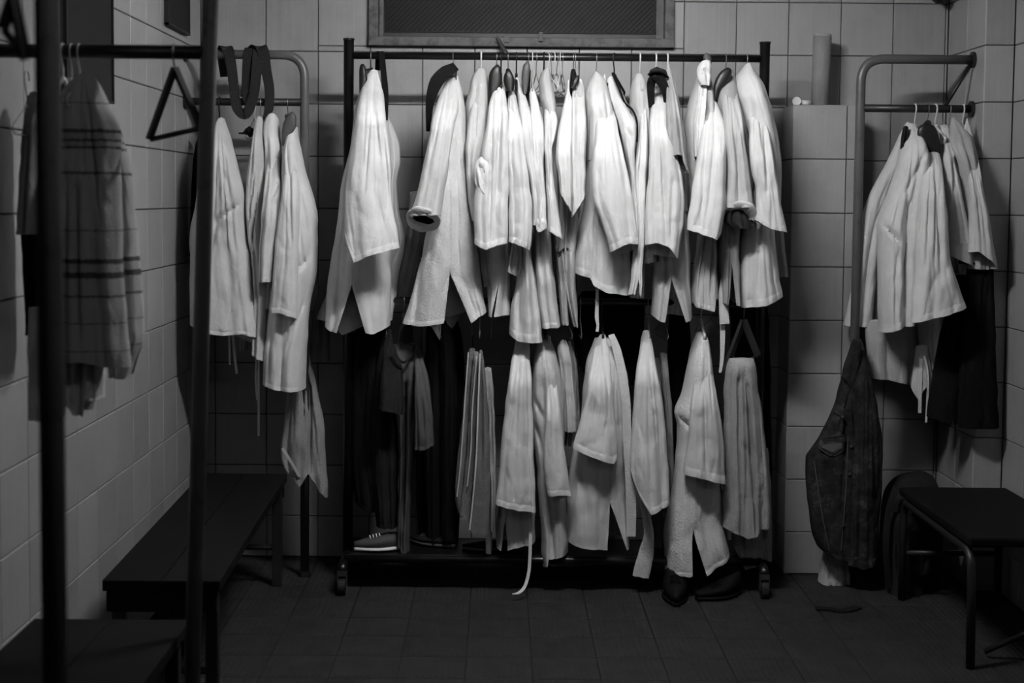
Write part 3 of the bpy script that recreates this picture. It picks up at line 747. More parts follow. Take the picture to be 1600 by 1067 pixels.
jacket('white jacket with a deep fold and slanted open cuff, right of the bare wire hangers', 893, 508, GT, [
    Bo('124 902 908|140 895 912|175 890 915|220 886 916|300 880 915|390 878 900|440 880 900|480 887 902|509 896 903', '896 508|903 508', m='gi_cream', Y=(5.13, 5.07), b=.08),
    Sl('124 902 908|140 894 912|175 893 915|220 892 916|265 892 915|300 892 915|340 892 913', '892 340|903 324|915 303', m='gi_white', Y=(5.1, 4.915), band=0, cre=((897, 150, 896, 300, 3, .006),)),
    Sl('144 886 891|155 883 894|170 879 895|215 871 894|249 869 894|279 872 894|300 874 894|330 878 894', '873 300|884 318|892 330', m='gi_bright', Y=(5.08, 4.89), band=0),
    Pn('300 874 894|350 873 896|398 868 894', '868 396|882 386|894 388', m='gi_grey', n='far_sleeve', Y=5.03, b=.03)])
jacket('white jacket with a knotted string tie hanging from its hem', 930, 455, GT, [
    Bo('113 928 934|125 921 946|150 914 952|190 916 962|250 917 972|310 914 980|367 903 984|424 898 985|444 898 985|461 898 984', '898 426|920 432|925 444|945 455|984 460', m='gi_white', Y=(5.13, 5.05), b=.1, band=11, cre=((928, 330, 926, 440, 3.5, .016), (950, 400, 948, 450, 6, .006))),
    Sl('143 941 949|149 936 953|170 930 958|183 930 962|211 931 968|239 927 974|279 925 983|311 927 989|349 940 994|381 950 998|394 953 998', '953 394|972 383|985 380|998 381', m='gi_white', band=10, cre=((962, 190, 980, 300, 4, .007), (948, 160, 942, 260, 4, .005)), hemb='953 394|975 398|998 388'),
    Pn('150 916 926|190 917 925|250 916 924', m='gi_grey', n='lapel', Y=5.0, b=.02)])
tie = cuff_of('white jacket with a knotted')
ribbon('tie', 'belt_white', tie, [(933, 450, 5.0, 4), (933, 470, 5.0, 5), (932.5, 495, 5.0, 6), (934, 508, 5.0, 4), (933, 518, 5.0, 5)])
jacket('white jacket with a sharp bent elbow beside a black strap', 990, 381, GT, [
    Sl('120 952 960|125 949 964|142 952 970|155 955 974|170 960 981|196 968 994|211 971 994|240 976 991|279 984 992|311 985 995|345 980 997|381 974 998', '974 382|998 381', m='gi_white', band=11, Y=(5.09, 4.925), cre=((976, 200, 984, 214, 4, .01), (984, 212, 984, 300, 3, .006))),
    Bo('125 950 962|180 960 985|260 972 992|340 978 998|410 982 1000', m='gi_cream', Y=(5.15, 5.12), b=.07)])
jacket('slim white jacket with a rounded shoulder and frayed slit hem', 1000, 464, GT, [
    Bo('116 993 1004|131 987 1010|161 984 1015|192 990 1016|260 992 1014|350 992 1010|464 985 1006', m='gi_cream', Y=(5.14, 5.1), b=.07),
    Sl('160 1002 1007|180 1001 1010|192 1000 1011|230 995 1012|279 990 1010|311 990 1009|345 992 1008|412 988 1005|464 981 1002', '981 460|990 458|1002 464', slit=(996, 432, 990, 998), m='gi_white', Y=(5.08, 4.93), b=.03, band=0)])
jacket('white jacket with a dark open sleeve end, under the black belt loops', 1045, 500, GT, [
    Bo('150 1020 1042|250 1014 1060|340 1012 1074|380 1020 1077|412 1022 1078|446 1020 1078|500 1016 1079', '1016 491|1033 500|1065 498|1079 494', slit=(1044, 433, 1034, 1066), m='gi_cream', Y=(5.1, 5.05), b=.09, band=0),
    Sl('134 1025 1033|142 1021 1038|155 1020 1041|174 1017 1043|202 1014 1046|239 1015 1058|279 1013 1066|310 1009 1069|345 1008 1068|381 1007 1062|404 1007 1060', '1007 382|1025 379|1042 385|1050 394|1057 403', hemb='1007 384|1025 399|1045 402|1057 403', m='gi_white', band=0, cre=((1030, 180, 1022, 300, 4, .006), (1050, 280, 1046, 380, 5, .008))),
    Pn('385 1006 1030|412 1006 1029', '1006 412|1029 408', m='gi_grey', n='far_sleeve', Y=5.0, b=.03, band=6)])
jacket('light grey short-sleeved shirt hanging in front of the white jackets', 1058, 270, 'shirts on the rack', [
    Bo('104 1043 1048|125 1041 1052|170 1041 1062|230 1043 1072|330 1046 1074', m='light_shirt', Y=(5.12, 5.06), b=.08),
    Sl('101 1043 1047|125 1041 1051|170 1041 1061|224 1040 1069|250 1040 1073|272 1040 1077', '1040 247|1055 242|1065 243|1069 262|1076 271', m='light_shirt', Y=(5.08, 4.87), b=.035, band=5, fold=(.006, 2.2), hemb='1040 248|1058 258|1076 268')], name='shirt', cat='shirt')
jacket('white jacket tied in a knot at the collar with a broad plain sleeve', 1100, 484, GT, [
    Bo('118 1090 1108|131 1085 1112|173 1073 1116|204 1068 1122|286 1072 1124|340 1078 1122|370 1090 1118|420 1085 1120|465 1080 1123|486 1080 1122', '1080 470|1083 478|1110 484|1113 464|1123 465', m='gi_cream', Y=(5.13, 5.06), b=.09, cre=((1096, 380, 1086, 470, 3, .016), (1108, 380, 1105, 460, 3, .014)), band=7),
    Sl('146 1107 1113|158 1104 1119|183 1100 1129|208 1095 1133|245 1089 1134|299 1081 1134|325 1077 1133|345 1074 1130|376 1073 1124', '1073 358|1095 366|1119 374|1124 368', m='gi_bright', band=10, cre=((1112, 240, 1106, 330, 6, .004),)),
    dict(n='lapel', m='gi_bright', rows='112 1094 1106|150 1090 1104|200 1083 1100|245 1084 1092', Y=(5.08, 4.98), b=.03, fold=(.005, 2))])
g16 = cuff_of('white jacket tied in a knot')
drape('knot', 'gi_white', g16, '95 1098 1110|102 1092 1112|112 1089 1112|122 1089 1111|134 1094 1108', Y=5.03, b=.025, fold=(.004, 2), wr=.012, rampd=12, cre=((1090, 108, 1112, 116, 2.5, .01), (1092, 120, 1108, 112, 2, .008)))
g17 = jacket('greyish jacket with a wide rolled cuff showing its dark inside', 1140, 475, GT, [
    Bo('110 1134 1143|121 1126 1148|148 1118 1152|200 1130 1166|272 1136 1180|345 1121 1156|400 1118 1154|440 1121 1154|476 1124 1154', '1124 470|1140 474|1154 475', slit=(1137, 409, 1132, 1144), m='gi_grey', Y=(5.13, 5.06), b=.09, band=0),
    Sl('120 1134 1147|150 1128 1152|183 1131 1160|224 1134 1164|272 1135 1170|300 1134 1174|324 1131 1177', m='gi_cream', Y=(5.08, 4.90), band=0, cre=((1140, 160, 1148, 250, 3, .008), (1152, 180, 1150, 300, 4, .006)), b=.045)])
ring_cuff(g17, 1155, 338, 21, 17, 4.89, .35, 'gi_cream', 8, arc=(-.03, .53))
drape('sleeve_end_shade', 'belt_dark', g17, '322 1142 1162|335 1133 1172|346 1131 1179|358 1140 1182', '1131 348|1145 356|1165 358|1182 353', Y=4.91, b=.03, rampd=10, fold=(.006, 3))  # dark cloth put in as the shade within the open sleeve end
ribbon('tie', 'belt_white', g17, [(1134, 430, 5.0, 12), (1130, 460, 5.0, 14), (1132, 506, 5.0, 15)])
ribbon('tie', 'belt_white', g17, [(1128, 470, 5.02, 7), (1129, 520, 5.02, 8), (1128, 560, 5.02, 6), (1125, 582, 5.02, 4)])
jacket('white jacket nearest the right post of the rack, pointed shoulder', 1185, 478, GT, [
    Bo('100 1166 1172|111 1157 1177|121 1150 1184|136 1149 1193|169 1156 1203|218 1166 1215|280 1172 1219|330 1160 1216|361 1153 1208|435 1153 1216|455 1153 1221|480 1156 1223', '1156 479|1186 475|1222 461', m='gi_white', Y=(5.13, 5.06), b=.1, band=11, cre=((1170, 380, 1180, 460, 8, .006),)),
    Sl('150 1175 1184|165 1172 1190|193 1170 1197|218 1170 1203|255 1173 1210|299 1181 1216|320 1182 1220|343 1179 1225|364 1178 1229', '1178 343|1190 352|1206 359|1229 363', m='gi_white', band=9, cre=((1192, 190, 1196, 320, 4, .009), (1180, 170, 1174, 240, 3, .007))),
    Pn('340 1206 1222|400 1208 1228|432 1210 1231', m='gi_grey', n='far_sleeve', Y=5.2, b=.03)])

# --- lower rail
jacket('black long garment by the left post on the lower rail', 575, 795, 'dark clothes on the lower rail', [
    Bo('490 566 596|530 552 612|600 549 616|700 548 616|796 556 612', '556 780|580 796|604 790', m='black_cloth', Y=5.2, b=.08)], name='coat', cat='coat')
jacket('dark grey shirt with pale sleeve hem behind the grey shirt on the lower rail', 610, 830, 'dark clothes on the lower rail', [
    Bo('515 600 612|560 590 618|700 580 622|820 588 622', m='dark_cloth', Y=5.14, b=.06),
    Sl('540 604 616|570 598 628|600 594 630|646 592 630', '592 637|630 647', m='dark_cloth', Y=(5.1, 5.0), b=.03, band=4)], name='shirt', cat='shirt')
gts = jacket('grey short-sleeved shirt on the lower rail near the left post', 635, 860, 'shirts on the rack', [
    Bo('538 614 654|548 611 658|600 612 662|640 618 660|700 624 650|787 622 642|850 621 640|866 621 640', '621 848|630 860|640 866', m='grey_shirt', Y=5.1, b=.05, cre=((633, 600, 632, 820, 4, .02), (648, 580, 642, 700, 3, .01))),
    Sl('538 646 653|560 648 662|612 648 673|669 648 677|708 648 679', '648 702|662 702|679 694', m='grey_shirt', Y=(5.08, 4.98), b=.03, band=5)], name='shirt', cat='shirt')
ribbon('neckband', 'dark_cloth', gts, [(616, 540, 5.03, 4), (620, 556, 5.025, 4), (630, 566, 5.02, 4), (641, 558, 5.03, 4), (648, 540, 5.05, 4)])
jacket('black trousers hanging beside the grey shirt on the lower rail', 690, 850, 'dark clothes on the lower rail', [
    dict(n='trouser_leg', m='black_cloth', rows='495 668 690|560 664 692|700 662 694|846 666 692', Y=5.2, b=.06),
    dict(n='trouser_leg', m='black_cloth', rows='495 686 708|560 688 714|700 688 712|840 690 710', Y=5.16, b=.06)], name='trousers', cat='trousers')
jacket('black long coat behind the black trousers on the lower rail', 705, 845, 'dark clothes on the lower rail', [
    Bo('490 690 712|540 668 724|650 652 728|760 650 722|850 656 716', m='black_cloth', Y=5.27, b=.06)], name='coat', cat='coat')
jacket('dark rounded garment behind the string tie on the lower rail', 950, 570, 'dark clothes on the lower rail', [
    Bo('455 910 1000|480 898 1008|520 896 1006|560 904 1000|600 920 990', m='black_cloth', Y=5.27, b=.05)], name='coat', cat='coat')
jacket('black sheets added for the shaded wall behind the quilted jacket', 1060, 760, 'dark clothes on the lower rail', [  # black lofts put in where the wall behind lies in shade
    dict(n='trouser_leg', m='black_cloth', rows='480 1046 1076|600 1040 1080|760 1036 1070', Y=5.28, b=.05),
    dict(n='trouser_leg', m='black_cloth', rows='480 1140 1200|600 1150 1204|860 1150 1206', Y=5.28, b=.05)], name='trousers', cat='trousers')
def towel(label, px, py, rows, hem, m, Y, edge=None, b=.02, bandrows=None, fold=(.003, 1.2), cre=(), name='towel'):
    g = garment(name, label, 'towel', px, py, Y, 'towels on the lower rail')
    o = drape('cloth', m, g, rows, hem, Y=Y, b=b, fold=fold, wr=.004, thick=.004, band=0, cre=cre, lines=(780, 796) if bandrows else ())
    if edge: ribbon('edge_binding', 'piping', g, edge, th=.004)
    return g
towel('dark speckled towel, leftmost of the folded towels on the lower rail', 722, 800, '545 733 742|603 726 742|660 721 740|718 714 736|780 711 730|802 715 729', '711 780|716 800|729 806', 'terry_grey', 5.06, [(732, 550, 5.04, 2), (727, 620, 5.035, 2), (720, 720, 5.03, 2), (714, 776, 5.03, 2)])
towel('grey towel second from left among the folded towels on the lower rail', 730, 812, '550 740 748|650 733 748|720 728 748|757 724 742|812 716 738', '716 800|728 810|738 816', 'terry_grey', 5.02, [(745, 556, 4.995, 2), (738, 640, 4.99, 2), (736, 700, 4.99, 2), (730, 760, 4.99, 2)])
towel('charcoal towel with a pale woven stripe among the folded towels on the lower rail', 750, 833, '548 749 754|600 747 759|650 744 763|718 743 766|760 740 766|834 733 765', '733 829|748 833|765 834', 'terry_grey', 4.97, [(750, 552, 4.955, 2.4), (747, 640, 4.945, 2.4), (744, 720, 4.945, 2.4), (739, 780, 4.945, 2.4), (734, 828, 4.945, 2.4)], bandrows='780 739 766|796 738 766')
towel('pale rolled towel strip, rightmost of the folded towels on the lower rail', 770, 828, '575 757 768|620 760 772|650 763 773|720 765 775|800 767 776|829 767 775', None, 'terry', 4.98)
gb = garment('belt', 'pale belt end hanging below the folded towels', 'belt', 763, 864, 5.02)
ribbon('strap', 'terry', gb, [(766, 700, 5.02, 8), (765, 800, 5.02, 8), (764, 850, 5.02, 10), (763, 865, 5.02, 8)], th=.006)
g = jacket('white jacket with a broad sleeve and long curled tie touching the floor', 810, 850, GL_, [
    Bo('560 806 824|700 786 834|760 780 836|790 774 836|848 775 836', '775 850|790 852|800 847|836 843', slit=(790, 800, 782, 793), m='gi_cream', Y=5.05, b=.09, band=0),
    Sl('520 808 822|537 804 826|560 800 828|593 795 831|640 789 832|675 784 833|718 782 834|760 777 836|801 773 837', '773 787|801 792|837 800', m='gi_white', Y=(5.07, 4.93), band=9, cre=((808, 600, 790, 720, 2.5, .003), (818, 540, 818, 600, 5, -.006)))])
ribbon('tie', 'belt_white', g, [(829, 795, 4.96, 5), (829, 830, 4.955, 5), (828, 870, 4.95, 5), (826, 895, 4.94, 5), (820, 916, 4.92, 5), (811, 926, 4.90, 5), (801, 928, 4.89, 4)])
jacket('white jacket with a tubular sleeve and torn-looking front, middle of the lower rail', 868, 865, GL_, [
    Bo('524 848 858|545 836 866|582 833 876|624 831 882|665 832 881|720 838 882|783 842 884|830 845 887|882 846 889', '846 881|854 877|856 865|889 858', m='gi_cream', Y=(5.12, 5.06), b=.09, band=0, cre=((834, 620, 848, 650, 4, .016), (836, 660, 846, 700, 4, .016), (862, 790, 860, 860, 5, .01))),
    Sl('552 856 862|565 855 864|582 855 868|644 852 875|690 850 880|718 849 884|756 853 890|776 855 893', '855 773|875 770|893 774', hemb='855 776|875 783|893 776', m='gi_white', Y=(5.07, 4.94), b=.036, band=8, fold=(.003, 1))])
jacket('small folded white trousers with dark pattern on the lower rail', 893, 694, 'trousers on the lower rail', [
    dict(n='trouser_leg', m='gi_cream', rows='532 876 884|545 871 890|603 877 896|660 880 900|672 881 900', Y=5.08, b=.04, fold=(.006, 3), wr=.012),
    dict(n='trouser_leg', m='lining_grey', rows='534 886 892|560 888 900|603 888 904|644 886 906|694 882 906', Y=5.13, b=.05, fold=(.006, 2), band=6)], name='trousers', cat='trousers')
g6 = jacket('white jacket with a ribbed lapel in front, middle of the lower rail', 930, 848, GL_, [
    Bo('528 930 962|560 918 974|600 912 982|640 909 984|700 896 984|740 890 980|787 885 982|846 884 982', '884 841|915 846|946 850|979 846|982 842', slit=(950, 776, 946, 976), m='gi_cream', Y=(5.12, 5.06), b=.1, band=0, cre=((905, 720, 915, 800, 8, .01),)),
    Sl('523 938 946|536 930 950|562 924 953|595 919 956|624 915 958|665 904 962|699 895 964|724 894 964', '894 700|925 711|958 723|964 716', m='gi_white', Y=(5.07, 4.93), band=10, wr=.010, cre=((944, 545, 950, 640, 4, .008),), hemb='894 702|930 722|958 727|964 717')])
ribbon('lapel', 'gi_quilt', g6, [(955, 523, 5.02, 9), (964, 548, 4.99, 13), (972, 585, 4.965, 14), (978, 630, 4.95, 14), (980, 690, 4.945, 13), (984, 740, 4.945, 15), (986, 790, 4.945, 16), (986, 838, 4.945, 14)], th=.006)
g7b = jacket('slim white jacket with a quilted band hanging below, lower rail', 1015, 800, GL_, [
    Bo('517 1006 1014|560 998 1022|620 992 1032|700 990 1040|780 1004 1042', m='gi_cream', Y=(5.12, 5.07), b=.08),
    Sl('517 1005 1014|530 1002 1018|562 997 1023|573 995 1025|614 991 1033|686 986 1041|729 984 1044|772 989 1046|801 995 1046', '984 735|998 773|1015 800|1030 794|1044 787', m='gi_white', Y=(5.08, 4.93), band=9, cre=((1012, 560, 1016, 610, 4, .006), (1024, 620, 1034, 770, 2.5, .003)))])
drape('quilted_band', 'gi_quilt', g7b, '770 994 1006|800 1002 1014|830 1006 1021|860 998 1021|890 990 1017|903 988 1014', '988 899|1014 904', Y=4.99, b=.006, fold=(.001, 1), wr=.003, thick=.003, rampd=1)
jacket('grey ribbed cloth strip right of the slim jacket on the lower rail', 1043, 760, 'trousers on the lower rail', [
    dict(n='trouser_leg', m='lining_grey', rows='552 1031 1042|620 1036 1048|700 1041 1052|762 1044 1054', Y=5.12, b=.05, fold=(.003, 3)),
    dict(n='trouser_leg', m='lining_grey', rows='560 1022 1034|700 1020 1036|800 1018 1036|884 1020 1036', Y=5.2, b=.04, fold=(.005, 2))], name='trousers', cat='trousers')
jacket('thick quilted white jacket with corded cuff and centre slit, lower rail', 1085, 885, GL_, [
    Bo('519 1090 1102|532 1085 1107|567 1076 1111|614 1066 1117|645 1054 1120|665 1058 1122|728 1055 1124|791 1045 1128|842 1037 1135|890 1039 1142', '1039 890|1076 890|1097 881|1141 864', slit=(1077, 815, 1076, 1098), m='gi_quilt', Y=(5.12, 5.05), b=.1, band=6, cre=((1058, 648, 1076, 662, 4, .02), (1072, 670, 1066, 725, 4, .012), (1077, 815, 1060, 835, 4, .003), (1078, 815, 1095, 830, 4, .003))),
    Sl('540 1094 1106|566 1090 1112|604 1083 1117|645 1078 1125|676 1076 1129|699 1073 1131|728 1068 1132|756 1066 1133', '1066 739|1090 743|1132 755', hemb='1066 741|1100 757|1132 758', m='gi_cream', Y=(5.08, 4.93), band=12, cre=((1090, 580, 1080, 660, 4, .008), (1100, 560, 1092, 620, 3, .005)))])
# hanging towel with its own timber hanger
g = garment('towel', 'thick pale terry towel in long folds near the right post, lower rail', 'towel', 1165, 885, 5.05, 'towels on the lower rail')
drape('cloth', 'terry', g, '560 1140 1178|572 1136 1181|587 1133 1182|637 1131 1189|699 1131 1197|760 1129 1202|836 1128 1205', '1128 822|1150 830|1164 836|1179 834|1184 824|1205 820', Y=4.99, b=.05, fold=(.010, 2.6), thick=.005, rampd=14, lines=(762, 772), cre=((1165, 600, 1178, 830, 3, .02), (1150, 590, 1152, 760, 4, .01)))
drape('back_layer', 'terry', g, '700 1140 1200|800 1141 1206|860 1144 1206|888 1146 1206', '1141 850|1163 887|1182 879|1186 870|1206 877', Y=5.06, b=.03, fold=(.008, 2), thick=.005)
def tri_hanger(label, apex, left, right, Y, zrail_py, m, wpx=9, hookm='steel', group=None):
    g = garment('triangular_hanger', label, 'hanger', apex[0], left[1], Y, group)
    for q in (left, right):
        ribbon('arm', m, g, [(apex[0], apex[1], Y, wpx, math.pi / 4), ((apex[0] + q[0]) / 2, (apex[1] + q[1]) / 2, Y, wpx, math.pi / 4), (q[0], q[1], Y, wpx, math.pi / 4)], th=.012)
    bm = bmesh.new(); tube(bm, [at(left[0] + 2, left[1], Y), at(right[0], right[1], Y)], .006, 8); bmob('bar', bm, m, g, True)
    top = at(apex[0], zrail_py, Y); bot = at(apex[0], apex[1], Y)
    bm = bmesh.new(); tube(bm, [(top.x, top.y + math.cos(a) * .02, top.z + math.sin(a) * .02) for a in [math.radians(k) for k in range(-30, 181, 20)]] + [(top.x, top.y - .018, top.z - .012), (bot.x, bot.y, bot.z)], .0022, 8)
    bmob('hook', bm, hookm, g, True)
tri_hanger('dark timber triangular hanger holding the terry towel near the right post', (1162, 500), (1133, 578), (1184, 556), 5.03, 470, 'wood_dark', 11)

# ------------------------------------------------------------------ left frame garments
jacket('white jacket on the left frame nearest the left wall, half behind the pipe', 352, 522, GLF, [
    Bo('185 342 350|197 338 353|220 333 360|239 328 365|260 322 371|309 308 384|323 306 384|361 299 386|400 298 391|470 298 401|526 299 408', '299 505|327 516|357 521|385 518|408 526', hemb='299 508|360 528|400 545|408 526', Y=(5.15, 5.04), b=.1, m='gi_white', band=5, cre=((380, 318, 345, 345, 5, .018), (345, 345, 336, 390, 6, .02), (356, 350, 372, 470, 8, .01), (350, 215, 362, 300, 4, .006))),
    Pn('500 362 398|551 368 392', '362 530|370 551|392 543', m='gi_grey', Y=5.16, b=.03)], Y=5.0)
gl = cuff_of('white jacket on the left frame nearest')
ribbon('tie', 'belt_white', gl, [(363, 515, 5.1, 4), (366, 550, 5.1, 4), (370, 584, 5.1, 4)])
ribbon('tie', 'belt_white', gl, [(358, 520, 5.12, 3), (359, 570, 5.12, 3)])
jacket('black garment behind the near pipe on the left frame', 306, 380, 'dark clothes on the left frame', [Bo('205 312 330|230 305 330|300 300 330|400 296 330', m='black_cloth', Y=5.22, b=.04)], name='coat', cat='coat')
jacket('narrow white jacket second from the left wall on the left frame', 405, 560, GLF, [
    Bo('183 402 408|197 399 412|220 397 413|251 392 415|281 388 415|310 386 415|360 388 418|400 395 421|459 399 423|500 398 422|563 394 421', '394 547|408 556|421 563', Y=(5.15, 5.08), b=.09, m='gi_cream', cre=((412, 260, 395, 420, 2.5, .014), (408, 250, 392, 360, 2, .008)))])
gl = cuff_of('narrow white jacket second')
ribbon('tie', 'belt_white', gl, [(400, 560, 5.1, 3), (400, 600, 5.1, 3), (402, 625, 5.1, 3)])
ribbon('tie', 'belt_white', gl, [(404, 560, 5.09, 3.4), (404, 620, 5.09, 3.4), (404, 681, 5.09, 3.4)])
jacket('white jacket with a bunched shoulder third from the left wall on the left frame', 425, 500, GLF, [
    Bo('178 421 430|186 415 435|200 413 437|220 414 438|260 415 439|310 412 440|360 410 440|480 408 432', m='gi_white', Y=(5.16, 5.1), b=.07),
    Sl('236 421 429|250 418 434|272 416 438|302 412 440|340 408 437|380 406 430|440 404 424', m='gi_white', Y=(5.08, 4.96), b=.03, cre=((436, 290, 424, 312, 3, .014),))])
jacket('large white jacket at the outer end of the left frame', 445, 605, GLF, [
    Bo('199 456 465|215 450 466|230 446 469|255 442 473|272 442 478|319 440 492|349 440 496|398 438 496|420 436 495|450 424 489|488 420 482|550 414 479|608 412 477', '412 597|443 605|477 607', Y=(5.14, 5.06), b=.1, band=6, cre=((470, 270, 490, 400, 6, .016), (488, 400, 468, 420, 4, .014), (478, 470, 455, 545, 3, .01), (462, 250, 468, 330, 5, .007))),
    Sl('222 449 456|240 446 462|272 443 466|320 438 468|384 430 466|440 426 465|498 421 464', '421 487|445 489|464 497', Y=(5.09, 4.95), b=.04, band=8, hemb='421 488|450 498|464 497', fold=(.004, 1))])
g = garment('towel', 'pale towel with a corded border drooping below the left frame', 'towel', 475, 770, 5.2)
drape('cloth', 'terry', g, '470 455 482|545 451 484|616 449 497|656 444 505|707 439 509|740 440 511|777 441 513', '439 712|448 735|471 757|484 737|498 762|511 776', Y=5.22, b=.035, fold=(.008, 1.8), thick=.004, cre=((486, 600, 486, 740, 3, .018),))
ribbon('border', 'terry_band', g, [(441, 700, 5.176, 4), (455, 722, 5.172, 4), (468, 745, 5.172, 4)], th=.004)
# dark belts over the left pipe
PYT = at(476, 86, FRY).z
gb = garment('belt', 'dark wide belt looped over the left pipe, long loop reaching the bar', 'belt', 385, 182, FRY, 'belts on the left frame')
ribbon('strap', 'belt_dark', gb, [(352, 120, 5.22, 15), (348, 80, 5.205, 18), (356, 77, 5.185, 17), (361, 100, 5.175, 16), (366, 140, 5.17, 15), (370, 168, 5.17, 15), (384, 178, 5.17, 16), (396, 150, 5.17, 15), (401, 110, 5.17, 16), (404, 77, 5.185, 17)], th=.004)
gb = garment('belt', 'dark wide belt looped over the left pipe, nearer the bend', 'belt', 415, 155, FRY, 'belts on the left frame')
ribbon('strap', 'belt_dark', gb, [(382, 152, 5.225, 13), (388, 110, 5.22, 14), (396, 78, 5.21, 18), (410, 76, 5.18, 17), (416, 110, 5.175, 16), (421, 140, 5.17, 15), (420, 170, 5.17, 14), (414, 192, 5.17, 10)], th=.004)
gb = garment('belt', 'dark narrow belt strand hanging straight between the two looped belts', 'belt', 385, 155, FRY, 'belts on the left frame')
ribbon('strap', 'belt_dark', gb, [(394, 120, 5.225, 12), (393, 82, 5.215, 13), (389, 76, 5.195, 13), (386, 90, 5.178, 13), (384, 120, 5.178, 12), (384, 150, 5.18, 12), (392, 166, 5.18, 12)], th=.004)
gb = garment('belt', 'short dark belt end tucked between jackets below the left bar', 'belt', 385, 220, 5.15, 'belts on the left frame')
ribbon('strap', 'belt_black', gb, [(376, 208, 5.12, 8, .3), (386, 208, 5.1, 16, .3), (396, 202, 5.12, 18, .3)], th=.006)
ZF = fz
for px, kd, yw, lb in ((343, 'black', 0, 'black hanger of the jacket nearest the left wall on the left frame'), (407, 'wire', 8, 'thin wire hanger of the narrow second jacket on the left frame'), (398, 'wire_pale', 25, 'pale slanting wire hanger beside the dark belts'),
                       (426, 'white', 0, 'white hanger of the bunched-shoulder jacket on the left frame'), (450, 'broad_grey', 12, 'grey broad hanger at the outer end of the left frame')):
    hanger(px, FRY, ZF, kd, lb, yw, group='hangers on the left frame')

# ------------------------------------------------------------------ near left: striped towel and what hangs behind it
g = garment('towel', 'striped woven towel hanging on the dark pipe frame at the left', 'towel', 140, 570, 3.2)
drape('cloth', 'striped', g, '114 128 144|127 110 152|161 92 169|202 84 188|240 80 188|300 76 190|425 74 192|500 74 198|572 72 205', '72 572|90 566|135 561|170 570|205 573', Y=3.16, b=.045, fold=(.008, 2.4), thick=.006, rampd=60, cre=((128, 300, 132, 560, 6, .012), (112, 280, 108, 540, 5, .008)))
drape('back_layer', 'striped', g, '200 150 188|217 155 192|258 160 203|302 165 208|376 168 215|471 170 224|520 170 226|560 170 216|592 170 208', '170 588|199 590|208 582|226 540', Y=3.30, b=.03, fold=(.006, 1.4), thick=.006)
jacket('white trousers hanging below the striped towel', 130, 650, 'clothes on the near frame', [
    dict(n='trouser_leg', m='gi_cream', rows='480 46 110|560 46 104|652 46 100', hem='46 652|70 655|100 650', Y=3.22, b=.04, fold=(.008, 2), band=4),
    dict(n='trouser_leg', m='gi_cream', rows='480 96 160|560 98 162|620 100 164|646 104 162', hem='98 626|110 632|120 646|137 648|140 620|152 624|164 620', Y=3.2, b=.03, fold=(.008, 2), band=4)], name='trousers', cat='trousers', Y=3.28)
jacket('dim grey jacket sleeve left of the nearest pipe', 45, 370, 'clothes on the near frame', [
    Bo('150 44 60|200 40 80|300 34 90|430 40 92|520 46 90', m='dark_cloth', Y=3.34, b=.05),
    Sl('145 46 58|200 38 62|260 33 60|330 29 58|366 28 56', m='lining_grey', Y=3.22, b=.03, band=6)], Y=3.3)
for px, kd, lb in ((98, 'white', 'pale hanger hook just right of the nearest pipe'), (112, 'wire_pale', 'pale hanger hook above the striped towel, left one'), (124, 'wire_pale', 'pale hanger hook above the striped towel, right one'), (42, 'wire', 'wire hanger hook left of the nearest pipe')):
    hanger(px, 3.2, nz - (.06 if px == 42 else 0), kd, lb, 0, group='hangers on the near frame')
tri_hanger('empty dark triangular hanger on the near pipe frame', (273, 106), (233, 218), (314, 200), 3.2, 82, 'wood_dark', 9)
hb = at(22, -45, 2.07)
tri_hanger('blurred dark hanger at the top left corner of the picture', (20, -6), (4, 46), (40, 92), 2.07, -45, 'plastic_black', 15)

# ------------------------------------------------------------------ right frame garments
Q = 5.08
jacket('grey-white jacket whose sleeve hangs behind the right pipe', 1340, 510, GRT, [
    Sl('192 1416 1422|210 1406 1428|257 1384 1412|318 1353 1392|379 1341 1374|450 1331 1367|511 1318 1362', '1318 508|1340 510|1362 511', m='gi_cream', Y=5.22, b=.035, band=7),
    Bo('196 1414 1426|260 1390 1424|350 1372 1420|450 1368 1418|530 1362 1420', m='gi_grey', Y=5.25, b=.04)], Y=5.2)
jacket('white jacket with an open lapel and embroidered patch on the right frame', 1400, 515, GRT, [
    Bo('194 1418 1428|216 1412 1438|240 1407 1447|257 1404 1448|300 1390 1444|340 1376 1438|355 1373 1436|420 1373 1428|473 1374 1426|519 1375 1425', '1375 518|1403 508|1425 505', m='gi_white', Y=(5.16, 5.06), b=.09, band=9, cre=((1440, 230, 1405, 300, 4, .01), (1376, 352, 1396, 378, 4, .018), (1410, 320, 1402, 480, 5, .012), (1392, 400, 1388, 500, 4, .008), (1430, 300, 1424, 490, 4, .02))),
    dict(n='neck_lining', m='dark_cloth', rows='198 1412 1419|206 1410 1420|225 1407 1417|246 1406 1411', Y=5.10, b=.012, rampd=6),  # dark panel painted in for the shaded gap beside the lapel
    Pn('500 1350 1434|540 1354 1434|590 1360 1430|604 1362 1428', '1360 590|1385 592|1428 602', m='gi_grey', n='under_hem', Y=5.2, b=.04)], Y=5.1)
jacket('white jacket with a wide flat sleeve in the middle of the right frame', 1465, 500, GRT, [
    Bo('200 1438 1458|240 1440 1470|330 1436 1478|420 1430 1490|500 1434 1494|575 1440 1480', m='gi_cream', Y=(5.2, 5.16), b=.06),
    Sl('217 1445 1453|233 1444 1465|267 1442 1471|294 1439 1474|355 1433 1480|400 1430 1482|418 1430 1487|450 1427 1498|484 1424 1509|506 1424 1512', '1424 504|1465 493|1510 480', m='gi_white', Y=(5.14, 4.92), b=.05, band=10, cre=((1448, 300, 1440, 420, 5, .008), (1462, 300, 1462, 440, 5, .006)))], Y=5.05)
